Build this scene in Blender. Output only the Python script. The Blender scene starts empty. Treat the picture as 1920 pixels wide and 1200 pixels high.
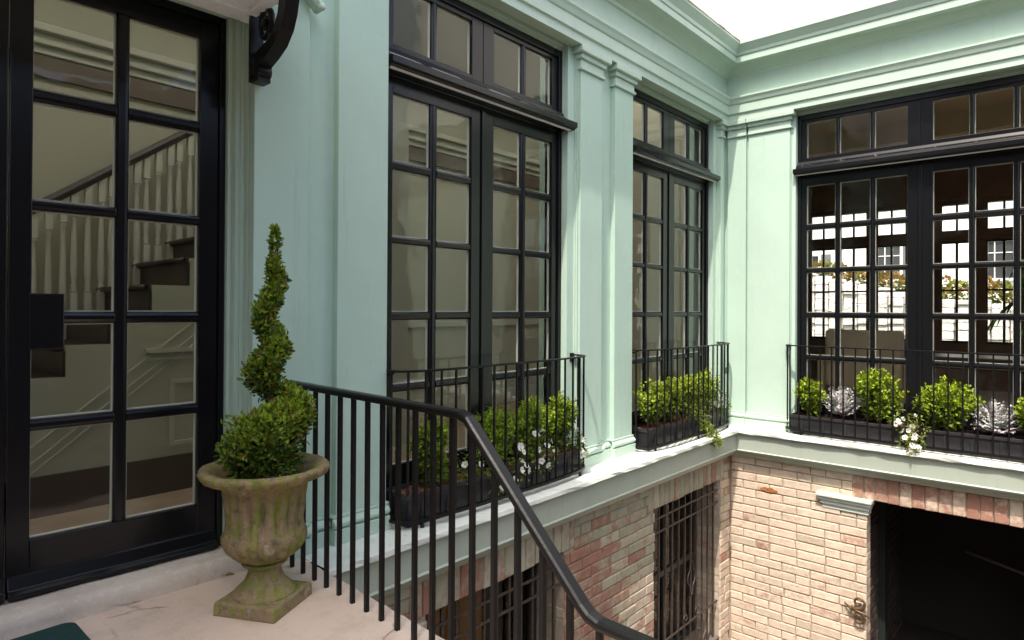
import bpy, math, random
from mathutils import Vector, Matrix, Quaternion, noise as mnoise
random.seed(11)
S = bpy.context.scene
COL = S.collection
PI = math.pi
# ------------------------------------------------------------------ helpers
class MB:
    """collects shapes, links them as ONE mesh object"""
    def __init__(s): s.v = []; s.f = []; s.sm = []; s.mi = []; s.col = []
    def add(s, vs, fs, smooth=False, mi=0, col=None):
        o = len(s.v); s.v += [tuple(p) for p in vs]
        for f in fs:
            s.f.append(tuple(o + i for i in f)); s.sm.append(smooth); s.mi.append(mi); s.col.append(col)
        return s
    def box(s, a, b, mi=0, smooth=False):
        x0, y0, z0 = [min(p, q) for p, q in zip(a, b)]; x1, y1, z1 = [max(p, q) for p, q in zip(a, b)]
        return s.add([(x0,y0,z0),(x1,y0,z0),(x1,y1,z0),(x0,y1,z0),(x0,y0,z1),(x1,y0,z1),(x1,y1,z1),(x0,y1,z1)],
              [(0,3,2,1),(4,5,6,7),(0,1,5,4),(1,2,6,5),(2,3,7,6),(3,0,4,7)], smooth, mi)
    def hexa(s, p, mi=0):
        return s.add(p, [(0,3,2,1),(4,5,6,7),(0,1,5,4),(1,2,6,5),(2,3,7,6),(3,0,4,7)], False, mi)
    def tube(s, pts, r, n=8, caps=True, smooth=True, mi=0, flat=None):
        pts = [Vector(p) for p in pts]; m = len(pts); rs = r if isinstance(r, (list, tuple)) else [r]*m
        prev = None; vs = []
        for i, p in enumerate(pts):
            t = (pts[min(i+1,m-1)] - pts[max(i-1,0)]).normalized()
            if prev is None:
                a = Vector((0,0,1)) if abs(t.z) < .9 else Vector((1,0,0)); nrm = t.cross(a).normalized()
            else:
                nrm = (prev - t*prev.dot(t)).normalized()
            prev = nrm; bn = t.cross(nrm)
            for k in range(n):
                a = 2*PI*k/n
                vs.append(p + nrm*math.cos(a)*rs[i] + bn*math.sin(a)*rs[i])
        fs = [(i*n+k, i*n+(k+1)%n, (i+1)*n+(k+1)%n, (i+1)*n+k) for i in range(m-1) for k in range(n)]
        if caps: fs += [tuple(range(n-1,-1,-1)), tuple((m-1)*n+k for k in range(n))]
        return s.add(vs, fs, smooth, mi)
    def sweep(s, pts, prof, up=(0,0,1), caps=True, smooth=False, mi=0):
        """profile (side, up) swept along pts; side is horizontal"""
        pts = [Vector(p) for p in pts]; m = len(pts); n = len(prof); vs = []; U0 = Vector(up)
        for i, p in enumerate(pts):
            t0 = (pts[i]-pts[i-1]).normalized() if i else (pts[1]-pts[0]).normalized()
            t1 = (pts[i+1]-pts[i]).normalized() if i < m-1 else t0
            t = (t0+t1).normalized(); sd = t.cross(U0).normalized(); u = sd.cross(t).normalized()
            k = 1/max(.3, t.dot(t0))
            for (a, b) in prof: vs.append(p + sd*a + u*b*k)
        fs = [(i*n+k, i*n+(k+1)%n, (i+1)*n+(k+1)%n, (i+1)*n+k) for i in range(m-1) for k in range(n)]
        if caps: fs += [tuple(range(n-1,-1,-1)), tuple((m-1)*n+k for k in range(n))]
        return s.add(vs, fs, smooth, mi)
    def lathe(s, prof, c=(0,0,0), n=24, mod=None, smooth=True, mi=0):
        c = Vector(c); m = len(prof); vs = []
        for i, (r, z) in enumerate(prof):
            for k in range(n):
                a = 2*PI*k/n; rr = r if mod is None else r*mod(a, z)
                vs.append((c.x+rr*math.cos(a), c.y+rr*math.sin(a), c.z+z))
        fs = [(i*n+k, i*n+(k+1)%n, (i+1)*n+(k+1)%n, (i+1)*n+k) for i in range(m-1) for k in range(n)]
        fs += [tuple(range(n-1,-1,-1)), tuple((m-1)*n+k for k in range(n))]
        return s.add(vs, fs, smooth, mi)
    def prism(s, poly, fn, d0, d1, mi=0, smooth=False):
        """2-D polygon extruded between d0 and d1, fn(a, b, d) -> xyz"""
        n = len(poly); vs = [fn(a,b,d0) for a,b in poly] + [fn(a,b,d1) for a,b in poly]
        fs = [tuple(range(n-1,-1,-1)), tuple(range(n,2*n))] + [(i,(i+1)%n,n+(i+1)%n,n+i) for i in range(n)]
        return s.add(vs, fs, smooth, mi)
    def build(s, name, mats, parent=None, bevel=0, sub=0, fix=True):
        me = bpy.data.meshes.new(name); me.from_pydata(s.v, [], s.f); me.update()
        if any(c is not None for c in s.col):
            at = me.color_attributes.new('tone', 'FLOAT_COLOR', 'CORNER'); k = 0; buf = []
            for f, c in zip(s.f, s.col): buf += list(c or (0,0,0,1))*len(f)
            at.data.foreach_set('color', buf)
        me.polygons.foreach_set('use_smooth', s.sm); me.polygons.foreach_set('material_index', s.mi)
        for m in (mats if isinstance(mats, (list, tuple)) else [mats]): me.materials.append(m)
        if fix:
            import bmesh
            b = bmesh.new(); b.from_mesh(me); bmesh.ops.recalc_face_normals(b, faces=b.faces[:]); b.to_mesh(me); b.free()
        o = bpy.data.objects.new(name, me); COL.objects.link(o)
        if parent is not None: o.parent = parent; o.matrix_parent_inverse = parent.matrix_world.inverted()
        if bevel:
            md = o.modifiers.new('bevel','BEVEL'); md.width = bevel; md.segments = 2; md.limit_method = 'ANGLE'; md.angle_limit = .6
            md.harden_normals = False
        if sub:
            md = o.modifiers.new('sub','SUBSURF'); md.levels = sub; md.render_levels = sub
        return o
def tag(o, label=None, cat=None, group=None, kind=None):
    for k, x in (('label',label),('category',cat),('group',group),('kind',kind)):
        if x: o[k] = x
    return o
def thing(name, loc, label, cat, group=None):
    o = bpy.data.objects.new(name, None); COL.objects.link(o); o.location = loc; o.empty_display_size = .1
    o.matrix_world = Matrix.Translation(Vector(loc))
    return tag(o, label, cat, group)
# ------------------------------------------------------------------ materials
def mat(name, col, rough=.5, spec=.5, bump=None, var=None, metal=0, coat=0):
    """bump=(scale,strength,dist) noise bump; var=(scale, other colour, lo, hi) noise blend of the real surface colour"""
    m = bpy.data.materials.new(name); m.use_nodes = True; nt = m.node_tree; N = nt.nodes; L = nt.links
    p = N['Principled BSDF']; p.inputs['Base Color'].default_value = (*col,1); p.inputs['Roughness'].default_value = rough
    p.inputs['Specular IOR Level'].default_value = spec; p.inputs['Metallic'].default_value = metal
    if coat: p.inputs['Coat Weight'].default_value = coat; p.inputs['Coat Roughness'].default_value = .08
    tc = N.new('ShaderNodeTexCoord')
    if var:
        vs = var if isinstance(var, list) else [var]; last = None
        for (sc, c2, lo, hi) in vs:
            n = N.new('ShaderNodeTexNoise'); n.inputs['Scale'].default_value = sc; n.inputs['Detail'].default_value = 6; n.inputs['Roughness'].default_value = .6
            L.new(tc.outputs['Object'], n.inputs['Vector'])
            r = N.new('ShaderNodeMapRange'); r.inputs['From Min'].default_value = lo; r.inputs['From Max'].default_value = hi
            L.new(n.outputs['Fac'], r.inputs['Value'])
            mx = N.new('ShaderNodeMix'); mx.data_type = 'RGBA'; L.new(r.outputs['Result'], mx.inputs['Factor'])
            if last is None: mx.inputs['A'].default_value = (*col,1)
            else: L.new(last, mx.inputs['A'])
            mx.inputs['B'].default_value = (*c2,1); last = mx.outputs['Result']
        L.new(last, p.inputs['Base Color'])
    if bump:
        bs = bump if isinstance(bump, list) else [bump]; prev = None
        for (sc, st, di) in bs:
            n = N.new('ShaderNodeTexNoise'); n.inputs['Scale'].default_value = sc; n.inputs['Detail'].default_value = 5
            L.new(tc.outputs['Object'], n.inputs['Vector'])
            b = N.new('ShaderNodeBump'); b.inputs['Strength'].default_value = st; b.inputs['Distance'].default_value = di
            L.new(n.outputs['Fac'], b.inputs['Height'])
            if prev: L.new(prev, b.inputs['Normal'])
            prev = b.outputs['Normal']
        L.new(prev, p.inputs['Normal'])
    return m
def leafmat(name, trans=.25, rough=.45):
    m = bpy.data.materials.new(name); m.use_nodes = True; nt = m.node_tree; N = nt.nodes; L = nt.links
    p = N['Principled BSDF']; at = N.new('ShaderNodeAttribute'); at.attribute_name = 'tone'
    L.new(at.outputs['Color'], p.inputs['Base Color']); p.inputs['Roughness'].default_value = rough; p.inputs['Specular IOR Level'].default_value = .35
    t = N.new('ShaderNodeBsdfTranslucent'); L.new(at.outputs['Color'], t.inputs['Color'])
    mx = N.new('ShaderNodeMixShader'); mx.inputs[0].default_value = trans
    L.new(p.outputs[0], mx.inputs[1]); L.new(t.outputs[0], mx.inputs[2]); L.new(mx.outputs[0], N['Material Output'].inputs[0])
    return m
def glassmat(name, tint=(.93,.96,.93), ior=1.6, wav=.0025, wsc=3.5):
    m = bpy.data.materials.new(name); m.use_nodes = True; nt = m.node_tree; N = nt.nodes; L = nt.links
    N.remove(N['Principled BSDF'])
    tr = N.new('ShaderNodeBsdfTransparent'); tr.inputs[0].default_value = (*tint,1)
    gl = N.new('ShaderNodeBsdfGlossy'); gl.inputs['Roughness'].default_value = .01; gl.inputs[0].default_value = (1,1,1,1)
    fr = N.new('ShaderNodeFresnel'); fr.inputs['IOR'].default_value = ior
    tc = N.new('ShaderNodeTexCoord'); n = N.new('ShaderNodeTexNoise'); n.inputs['Scale'].default_value = wsc; n.inputs['Detail'].default_value = 2
    L.new(tc.outputs['Object'], n.inputs['Vector'])
    b = N.new('ShaderNodeBump'); b.inputs['Strength'].default_value = 1; b.inputs['Distance'].default_value = wav
    L.new(n.outputs['Fac'], b.inputs['Height']); L.new(b.outputs[0], gl.inputs['Normal'])
    mul = N.new('ShaderNodeMath'); mul.operation = 'MULTIPLY'; mul.inputs[1].default_value = .62; mul.use_clamp = True
    L.new(fr.outputs[0], mul.inputs[0])
    mx = N.new('ShaderNodeMixShader'); L.new(mul.outputs[0], mx.inputs[0]); L.new(tr.outputs[0], mx.inputs[1]); L.new(gl.outputs[0], mx.inputs[2])
    L.new(mx.outputs[0], N['Material Output'].inputs[0]); return m

M = {}
GREEN = (.47,.64,.54)
M['green'] = mat('green_paint', GREEN, .5, .35, bump=[(180,.10,.002),(9,.06,.01)], var=[(2.2,(.44,.60,.505),.4,.75),(14,(.49,.66,.56),.52,.8)])
M['green_trim'] = mat('green_trim_paint', (.475,.62,.52), .38, .4, bump=[(60,.05,.002)], var=[(5,(.44,.575,.48),.5,.8)])
def drips(m, col, sc=(16,16,.9), lo=.57, hi=.78, k=.5):
    nt = m.node_tree; N = nt.nodes; L = nt.links; p = N['Principled BSDF']; src = p.inputs['Base Color'].links[0].from_socket
    tc = N.new('ShaderNodeTexCoord'); mp = N.new('ShaderNodeMapping'); mp.inputs['Scale'].default_value = sc; L.new(tc.outputs['Object'], mp.inputs['Vector'])
    n = N.new('ShaderNodeTexNoise'); n.inputs['Scale'].default_value = 1; n.inputs['Detail'].default_value = 8; n.inputs['Roughness'].default_value = .7; L.new(mp.outputs[0], n.inputs['Vector'])
    r = N.new('ShaderNodeMapRange'); r.inputs['From Min'].default_value = lo; r.inputs['From Max'].default_value = hi; r.inputs['To Max'].default_value = k; L.new(n.outputs['Fac'], r.inputs['Value'])
    mx = N.new('ShaderNodeMix'); mx.data_type = 'RGBA'; L.new(r.outputs[0], mx.inputs['Factor']); L.new(src, mx.inputs['A']); mx.inputs['B'].default_value = (*col,1); L.new(mx.outputs['Result'], p.inputs['Base Color'])
M['fascia'] = mat('shade_toned_fascia', (.41,.475,.405), .4, .4, bump=[(60,.06,.002)], var=[(5,(.36,.42,.355),.5,.8)])  # colour set darker than the walls to imitate the fascia's shade
drips(M['fascia'], (.27,.30,.25), lo=.56)
drips(M['green'], (.36,.44,.37)); drips(M['green_trim'], (.33,.40,.33), lo=.58)
M['ledge'] = mat('ledge_paint', (.70,.74,.68), .6, .3, bump=[(35,.25,.006),(160,.15,.002)], var=[(6,(.55,.60,.53),.48,.75),(22,(.45,.45,.38),.66,.8)])
M['white'] = mat('white_render', (.82,.84,.82), .7, .3, bump=(40,.08,.003))
M['plaster'] = mat('canopy_plaster', (.80,.86,.89), .7, .3, bump=(25,.2,.006), var=(7,(.70,.75,.78),.5,.75))
M['black'] = mat('black_gloss_paint', (.006,.0065,.008), .22, .38, bump=[(7,.05,.01),(90,.05,.002)])
M['iron'] = mat('black_iron', (.006,.006,.0065), .38, .28, bump=[(70,.25,.003),(260,.15,.001)])
M['rust'] = mat('grille_iron', (.045,.035,.03), .55, .4, bump=[(90,.3,.003)], var=(30,(.10,.07,.05),.45,.7))
M['bead'] = mat('putty_bead', (.72,.72,.66), .6, .3)
M['glass'] = glassmat('window_glass')
M['stone'] = mat('landing_stone', (.62,.495,.40), .75, .25, bump=[(5,.25,.02),(45,.35,.006),(200,.2,.002)],
                 var=[(2.0,(.66,.55,.46),.4,.7),(7,(.52,.405,.32),.5,.75),(40,(.44,.36,.28),.6,.78)])
M['sill'] = mat('sill_stone', (.60,.54,.46), .75, .25, bump=[(9,.35,.02),(60,.35,.005)], var=[(4,(.48,.42,.35),.45,.7),(30,(.70,.64,.57),.55,.75)])
M['urn'] = mat('mossy_stone', (.27,.20,.125), .88, .2, bump=[(14,.5,.02),(55,.9,.010),(190,.6,.004)],
               var=[(24,(.13,.095,.065),.5,.68),(9,(.40,.34,.26),.60,.72)])
def streaks(m):
    nt = m.node_tree; N = nt.nodes; L = nt.links; p = N['Principled BSDF']; src = p.inputs['Base Color'].links[0].from_socket
    tc = N.new('ShaderNodeTexCoord')
    for sc, col, lo, hi, seed in (((26,26,3.2),(.20,.235,.035),.46,.62,0),((34,34,2.2),(.07,.055,.04),.60,.74,5),((9,9,7),(.13,.17,.03),.52,.66,9)):
        mp = N.new('ShaderNodeMapping'); mp.inputs['Scale'].default_value = sc; mp.inputs['Location'].default_value = (seed,seed,0); L.new(tc.outputs['Object'], mp.inputs['Vector'])
        n = N.new('ShaderNodeTexNoise'); n.inputs['Scale'].default_value = 1; n.inputs['Detail'].default_value = 7; n.inputs['Roughness'].default_value = .68; L.new(mp.outputs[0], n.inputs['Vector'])
        r = N.new('ShaderNodeMapRange'); r.inputs['From Min'].default_value = lo; r.inputs['From Max'].default_value = hi; r.inputs['To Max'].default_value = .85; L.new(n.outputs['Fac'], r.inputs['Value'])
        mx = N.new('ShaderNodeMix'); mx.data_type = 'RGBA'; L.new(r.outputs[0], mx.inputs['Factor']); L.new(src, mx.inputs['A']); mx.inputs['B'].default_value = (*col,1); src = mx.outputs['Result']
    L.new(src, p.inputs['Base Color'])
streaks(M['urn'])
M['soil'] = mat('bark_mulch', (.14,.06,.035), .95, .1, bump=[(60,1,.03)], var=(50,(.28,.13,.08),.5,.65))
M['trough'] = mat('trough_plastic', (.022,.022,.025), .5, .4, bump=[(8,.1,.01),(120,.1,.002)], var=(6,(.04,.04,.045),.5,.8))
M['mat'] = mat('doormat_pile', (.020,.055,.055), .95, .1, bump=[(300,1,.006)], var=(160,(.035,.08,.075),.45,.6))
M['ground'] = mat('courtyard_paving', (.10,.085,.07), .85, .2, bump=[(8,.3,.02),(60,.3,.006)], var=(3,(.07,.06,.05),.45,.7))
M['int_wall'] = mat('interior_paint', (.47,.44,.33), .7, .3, bump=(50,.05,.002))
M['int_trim'] = mat('interior_trim_paint', (.55,.52,.42), .55, .35)
M['int_brown'] = mat('brown_panelling', (.20,.115,.075), .5, .4, var=(4,(.14,.08,.05),.4,.7))
M['int_tan'] = mat('tan_plaster', (.62,.49,.34), .8, .2)
M['wood_floor'] = mat('interior_floorboards', (.36,.27,.19), .4, .4, var=(6,(.27,.19,.12),.4,.7))
M['dark_wood'] = mat('dark_stained_wood', (.030,.018,.013), .35, .5, var=(8,(.055,.025,.016),.45,.7))
M['fabric'] = mat('beige_upholstery', (.55,.45,.33), .9, .2, bump=(200,.3,.002))
M['facade'] = mat('white_facade_paint', (.85,.84,.80), .7, .2, bump=(12,.1,.01))
M['fieldstone'] = mat('pale_fieldstone', (.78,.76,.73), .85, .2, bump=[(3.5,.9,.1),(20,.5,.03)], var=[(3,(.60,.58,.56),.45,.62),(12,(.84,.82,.80),.5,.7)])
M['dark_glass'] = mat('dark_pane', (.05,.055,.06), .1, .5)
M['green_stone'] = mat('impost_stone', (.60,.68,.62), .6, .3, bump=(40,.2,.004))
M['leaf'] = leafmat('boxwood_leaves'); M['silver'] = leafmat('silver_leaves', .12, .7); M['petal'] = leafmat('white_petals', .3, .6)
M['bark'] = mat('bark', (.24,.16,.10), .9, .2, bump=(40,.6,.01))
M['lampwire'] = mat('weathered_bronze', (.13,.085,.045), .5, .5, metal=.6, bump=(60,.3,.003))
M['fill_panel'] = bpy.data.materials.new('frosted_fill_panel'); M['fill_panel'].use_nodes = True
_n = M['fill_panel'].node_tree; _t = _n.nodes.new('ShaderNodeBsdfTranslucent'); _t.inputs[0].default_value = (.93,.92,.84,1)
_n.links.new(_t.outputs[0], _n.nodes['Material Output'].inputs[0])
def brickmat():
    m = bpy.data.materials.new('painted_brick'); m.use_nodes = True; nt = m.node_tree; N = nt.nodes; L = nt.links; p = N['Principled BSDF']
    at = N.new('ShaderNodeAttribute'); at.attribute_name = 'tone'; sep = N.new('ShaderNodeSeparateColor'); L.new(at.outputs['Color'], sep.inputs[0])
    tc = N.new('ShaderNodeTexCoord')
    def nz(sc, det=6):
        n = N.new('ShaderNodeTexNoise'); n.inputs['Scale'].default_value = sc; n.inputs['Detail'].default_value = det; n.inputs['Roughness'].default_value = .65
        L.new(tc.outputs['Object'], n.inputs['Vector']); return n.outputs['Fac']
    def mix(f, a, b):
        x = N.new('ShaderNodeMix'); x.data_type = 'RGBA'
        for s_, v in (('Factor',f),('A',a),('B',b)):
            if isinstance(v, tuple): x.inputs[s_].default_value = (*v,1)
            else: L.new(v, x.inputs[s_])
        return x.outputs['Result']
    def math_(op, a, b, clamp=False):
        x = N.new('ShaderNodeMath'); x.operation = op; x.use_clamp = clamp
        for i, v in enumerate((a,b)):
            if isinstance(v, (int,float)): x.inputs[i].default_value = v
            else: L.new(v, x.inputs[i])
        return x.outputs[0]
    def rng(v, lo, hi):
        r = N.new('ShaderNodeMapRange'); r.inputs['From Min'].default_value = lo; r.inputs['From Max'].default_value = hi; L.new(v, r.inputs['Value']); return r.outputs[0]
    red = mix(rng(nz(9),.35,.7), (.37,.165,.115), (.29,.135,.10))
    cream = mix(rng(nz(16),.42,.66), (.69,.60,.47), (.62,.48,.37))
    mossy = mix(rng(nz(12),.4,.7), (.40,.39,.29), (.30,.31,.21))
    paint = mix(sep.outputs[1], cream, mossy)
    v_ = math_('ADD', math_('MULTIPLY', sep.outputs[0], .5), math_('ADD', math_('MULTIPLY', math_('SUBTRACT', nz(4.5,4), .5), 1.15), math_('MULTIPLY', math_('SUBTRACT', nz(22,9), .5), 1.0)))
    fac = math_('MULTIPLY', rng(v_, .16, .52), .9)
    c = mix(fac, paint, red)
    c = mix(math_('MULTIPLY', sep.outputs[2], .5), c, (.33,.27,.20))
    L.new(c, p.inputs['Base Color']); p.inputs['Roughness'].default_value = .85; p.inputs['Specular IOR Level'].default_value = .2
    b1 = N.new('ShaderNodeBump'); b1.inputs['Strength'].default_value = .5; b1.inputs['Distance'].default_value = .008; L.new(nz(45,6), b1.inputs['Height'])
    b2 = N.new('ShaderNodeBump'); b2.inputs['Strength'].default_value = .35; b2.inputs['Distance'].default_value = .003; L.new(nz(180,4), b2.inputs['Height']); L.new(b1.outputs[0], b2.inputs['Normal'])
    L.new(b2.outputs[0], p.inputs['Normal']); return m
M['brick'] = brickmat()
M['mortar'] = mat('mortar', (.40,.34,.27), .95, .1, bump=(120,.5,.004), var=(10,(.30,.27,.20),.45,.7))
def cracks(m, scale, width, col, dist=.35):
    nt = m.node_tree; N = nt.nodes; L = nt.links; p = N['Principled BSDF']; src = p.inputs['Base Color'].links[0].from_socket
    tc = N.new('ShaderNodeTexCoord'); n = N.new('ShaderNodeTexNoise'); n.inputs['Scale'].default_value = 2.2; n.inputs['Detail'].default_value = 6
    L.new(tc.outputs['Object'], n.inputs['Vector']); ma = N.new('ShaderNodeMix'); ma.data_type = 'RGBA'; ma.blend_type = 'ADD'; ma.inputs['Factor'].default_value = dist
    L.new(tc.outputs['Object'], ma.inputs['A']); L.new(n.outputs['Color'], ma.inputs['B'])
    v = N.new('ShaderNodeTexVoronoi'); v.feature = 'DISTANCE_TO_EDGE'; v.inputs['Scale'].default_value = scale; L.new(ma.outputs['Result'], v.inputs['Vector'])
    r = N.new('ShaderNodeMapRange'); r.inputs['From Min'].default_value = 0; r.inputs['From Max'].default_value = width; r.inputs['To Min'].default_value = 1; r.inputs['To Max'].default_value = 0; L.new(v.outputs[0], r.inputs['Value'])
    n2 = N.new('ShaderNodeTexNoise'); n2.inputs['Scale'].default_value = 3; L.new(tc.outputs['Object'], n2.inputs['Vector'])
    r2 = N.new('ShaderNodeMapRange'); r2.inputs['From Min'].default_value = .48; r2.inputs['From Max'].default_value = .6; L.new(n2.outputs['Fac'], r2.inputs['Value'])
    mu = N.new('ShaderNodeMath'); mu.operation = 'MULTIPLY'; L.new(r.outputs[0], mu.inputs[0]); L.new(r2.outputs[0], mu.inputs[1])
    mx = N.new('ShaderNodeMix'); mx.data_type = 'RGBA'; L.new(mu.outputs[0], mx.inputs['Factor']); L.new(src, mx.inputs['A']); mx.inputs['B'].default_value = (*col,1); L.new(mx.outputs['Result'], p.inputs['Base Color'])
cracks(M['stone'], 1.3, .012, (.26,.20,.16)); cracks(M['sill'], 1.1, .010, (.10,.08,.07))
# ------------------------------------------------------------------ reference planes
XA, YB = -3.25, 7.55            # pilaster faces of the two walls
ZG = -2.65                      # courtyard floor
mapA = lambda u, d, z: (XA+d, u, z)
mapB = lambda u, d, z: (u, YB-d, z)
def bx(mb, mp, u0, u1, d0, d1, z0, z1, mi=0): mb.box(mp(u0,d0,z0), mp(u1,d1,z1), mi)
# ------------------------------------------------------------------ the house
house = thing('house', (XA, 3, 0), 'mint green house with black french windows above a painted brick basement', 'house')
W1, W2, W3 = (2.50,4.41), (5.44,7.325), (-2.44,-.04)
ZW = 3.615                      # window head
DT = Matrix.Rotation(math.radians(-2.0), 4, 'Z')      # the entrance is turned 2 degrees
DO = Vector((-3.46,1.52,0))
def door_pt(s, off, z): v = DT @ Vector((off, s, 0)); return (DO.x+v.x, DO.y+v.y, z)
# walls (recessed face 5 cm behind the pilasters)
w = MB()
for a, b in ((-3.2,-.34),(1.66,W1[0]),(W1[1],W2[0]),(W2[1],YB+.35)): bx(w, mapA, a, b, -.36, -.05, -.04, 4.45)
for a, b in (W1, W2): bx(w, mapA, a, b, -.36, -.05, ZW+.13, 4.45)
bx(w, mapA, -.34, 1.66, -.36, -.05, 2.97, 4.45)
for a, b in ((XA-.05, W3[0]), (W3[1], 2.6)): bx(w, mapB, a, b, -.36, -.05, -.04, 4.45)
bx(w, mapB, W3[0], W3[1], -.36, -.05, ZW+.13, 4.45)
w.build('wall', M['green'], house)
up = MB()
up.box((XA-.35,-3.2,4.45),(XA-.02,YB+.35,8.2)); up.box((XA-.02,YB+.02,4.45),(2.6,YB+.35,8.2))
up.build('upper_wall', M['white'], house)
M['blocker_brick'] = mat('dark_blocker_brick', (.13,.085,.065), .9, .2, bump=(30,.4,.01), var=(6,(.08,.06,.05),.4,.7))  # dark tone keeps the added walls from showing bright in the glass
wg = MB(); wg.box((9.0,-9,ZG),(9.35,13,6.2)); wg.build('added_wing_wall', M['blocker_brick'], house)  # unseen wall added opposite to give the panes something dark to reflect
wg = MB(); wg.box((-2.65,-3.0,ZG),(-.5,-2.65,13)); wg.box((-9,-12.4,ZG),(9.35,-12,9)); wg.build('added_rear_blocks', M['blocker_brick'], house)  # unseen: tower added to shade the landing, far wall to cut pane reflections
# pilasters with base moulding and capital
def pilaster(mp, a, b, lo=1, hi=1):
    m = MB(); bx(m, mp, a, b, -.05, 0, .0, 3.46); m.build('pilaster', M['green'], house, bevel=.004)
    c = MB()
    for (z0, z1, d) in ((3.46,3.485,.022),(3.485,3.555,.008),(3.555,3.60,.03),(3.60,3.655,.06)):
        bx(c, mp, a-d*lo, b+d*hi, -.05, d, z0, z1)
    c.build('capital', M['green_trim'], house, bevel=.006)
PA = [(-.75,-.43),(1.60,1.92),(2.11,2.47),(4.53,4.87),(5.08,5.40),(7.42,YB-.03)]
PB = [(-3.22,-2.995),(-2.965,-2.49),(.01,.48),(.51,.9)]
for a, b in PA: pilaster(mapA, a, b, hi=0 if a > 7 else 1)
for i, (a, b) in enumerate(PB): pilaster(mapB, a, b, lo=.2 if i in (1,3) else (0 if i == 0 else 1), hi=.2 if i in (0,2) else 1)
# base mouldings follow the pilasters
def base(mp, spans):
    for (a, b, d) in spans:
        m = MB(); bx(m, mp, a, b, -.05, d+.03, -.003, .085)
        n = 7; pr = [(d-.005, .085)] + [(d+.028*math.sin(PI*i/n)+.004, .085+.062*i/n) for i in range(n+1)] + [(d-.005,.147)]
        m.prism(pr, lambda p, z, u, mp=mp: mp(u, p, z), a, b)
        bx(m, mp, a+.002, b-.002, -.05, d+.008, .1475, .165)
        m.build('base_moulding', M['green_trim'], house, bevel=.004)
base(mapA, [(1.67,1.945,0),(1.945,2.085,-.045),(2.085,2.495,0),(4.415,4.505,-.05),(4.505,4.895,0),(4.895,5.055,-.045),(5.055,5.425,0),(7.33,7.395,-.05),(7.395,YB-.05,0)])
base(mapB, [(XA-.02,-2.99,0),(-2.986,-2.465,0),(-.02,.5,0),(.504,1.0,0)])
# entablature: one moulding running round the inner corner
EN = [(-.06,3.655),(.05,3.655),(.05,3.725),(.07,3.735),(.07,3.835),(.082,3.845),(.095,3.88),(.11,3.905),(.11,3.925),(.035,3.932),
      (.035,4.165),(.055,4.175),(.062,4.2),(.10,4.235),(.135,4.262),(.145,4.272),(.23,4.274),(.23,4.337),(.222,4.345),(.238,4.352),(.244,4.385),(.27,4.42),(.292,4.45),(.30,4.458),(.30,4.482),(-.02,4.50),(-.06,4.50)]
e = MB(); n = len(EN); vs = []
for p, z in EN: vs += [(XA+p,-3.2,z),(XA+p,YB-p,z),(2.6,YB-p,z)]
e.add(vs, [f for i in range(n-1) for f in ((3*i,3*i+1,3*i+4,3*i+3),(3*i+1,3*i+2,3*i+5,3*i+4))])
e.build('entablature', M['green_trim'], house)
fl = MB()
for i in range(46):      # uneven lead flashing along the cornice edge
    y0 = 1.2+i*.137; fl.box((XA+.0,y0,4.4815),(XA+.306+random.uniform(-.003,.005),y0+.138,4.492+random.uniform(0,.006)))
fl.build('flashing', mat('old_flashing', (.55,.46,.38), .7, .3, bump=(40,.4,.005), var=(12,(.40,.27,.18),.5,.7)), house)
# stone ledge with painted fascia
LG = [(-.30,0),(.288,0),(.30,-.006),(.303,-.034),(.292,-.042),(.268,-.043),(.268,-.06),(.258,-.066),(.250,-.235),(.262,-.245),(.252,-.262),(.215,-.275),(.200,-.30),(.175,-.315),(.165,-.335),(.0,-.336)]
def lsweep(pr, name, m, y0, x1, parts=44, rag=0):
    mb = MB(); n = len(pr); Y = [y0+(YB-.31-y0)*i/parts for i in range(parts+1)]; X = [XA+.31+(x1-XA-.31)*i/parts for i in range(1,parts+1)]
    cols = []
    for y in Y[:-1]: cols.append([(XA+p-(rag*random.random()**2 if .28<p else 0), y, z-(rag*.5*random.random()**3 if .28<p else 0)) for p, z in pr])
    cols.append([(XA+p, YB-p, z) for p, z in pr])
    for x in X: cols.append([(x, YB-p+(rag*random.random()**2 if .28<p else 0), z-(rag*.5*random.random()**3 if .28<p else 0)) for p, z in pr])
    vs = [v for c in cols for v in c]
    mb.add(vs, [(i*n+k,i*n+k+1,(i+1)*n+k+1,(i+1)*n+k) for i in range(len(cols)-1) for k in range(n-1)])
    return mb.build(name, m, house)
lsweep(LG[:6], 'ledge', M['ledge'], 1.875, 2.6, rag=.012)
lsweep([(.267,-.0425)]+LG[6:], 'fascia', M['fascia'], 1.875, 2.6)
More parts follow.
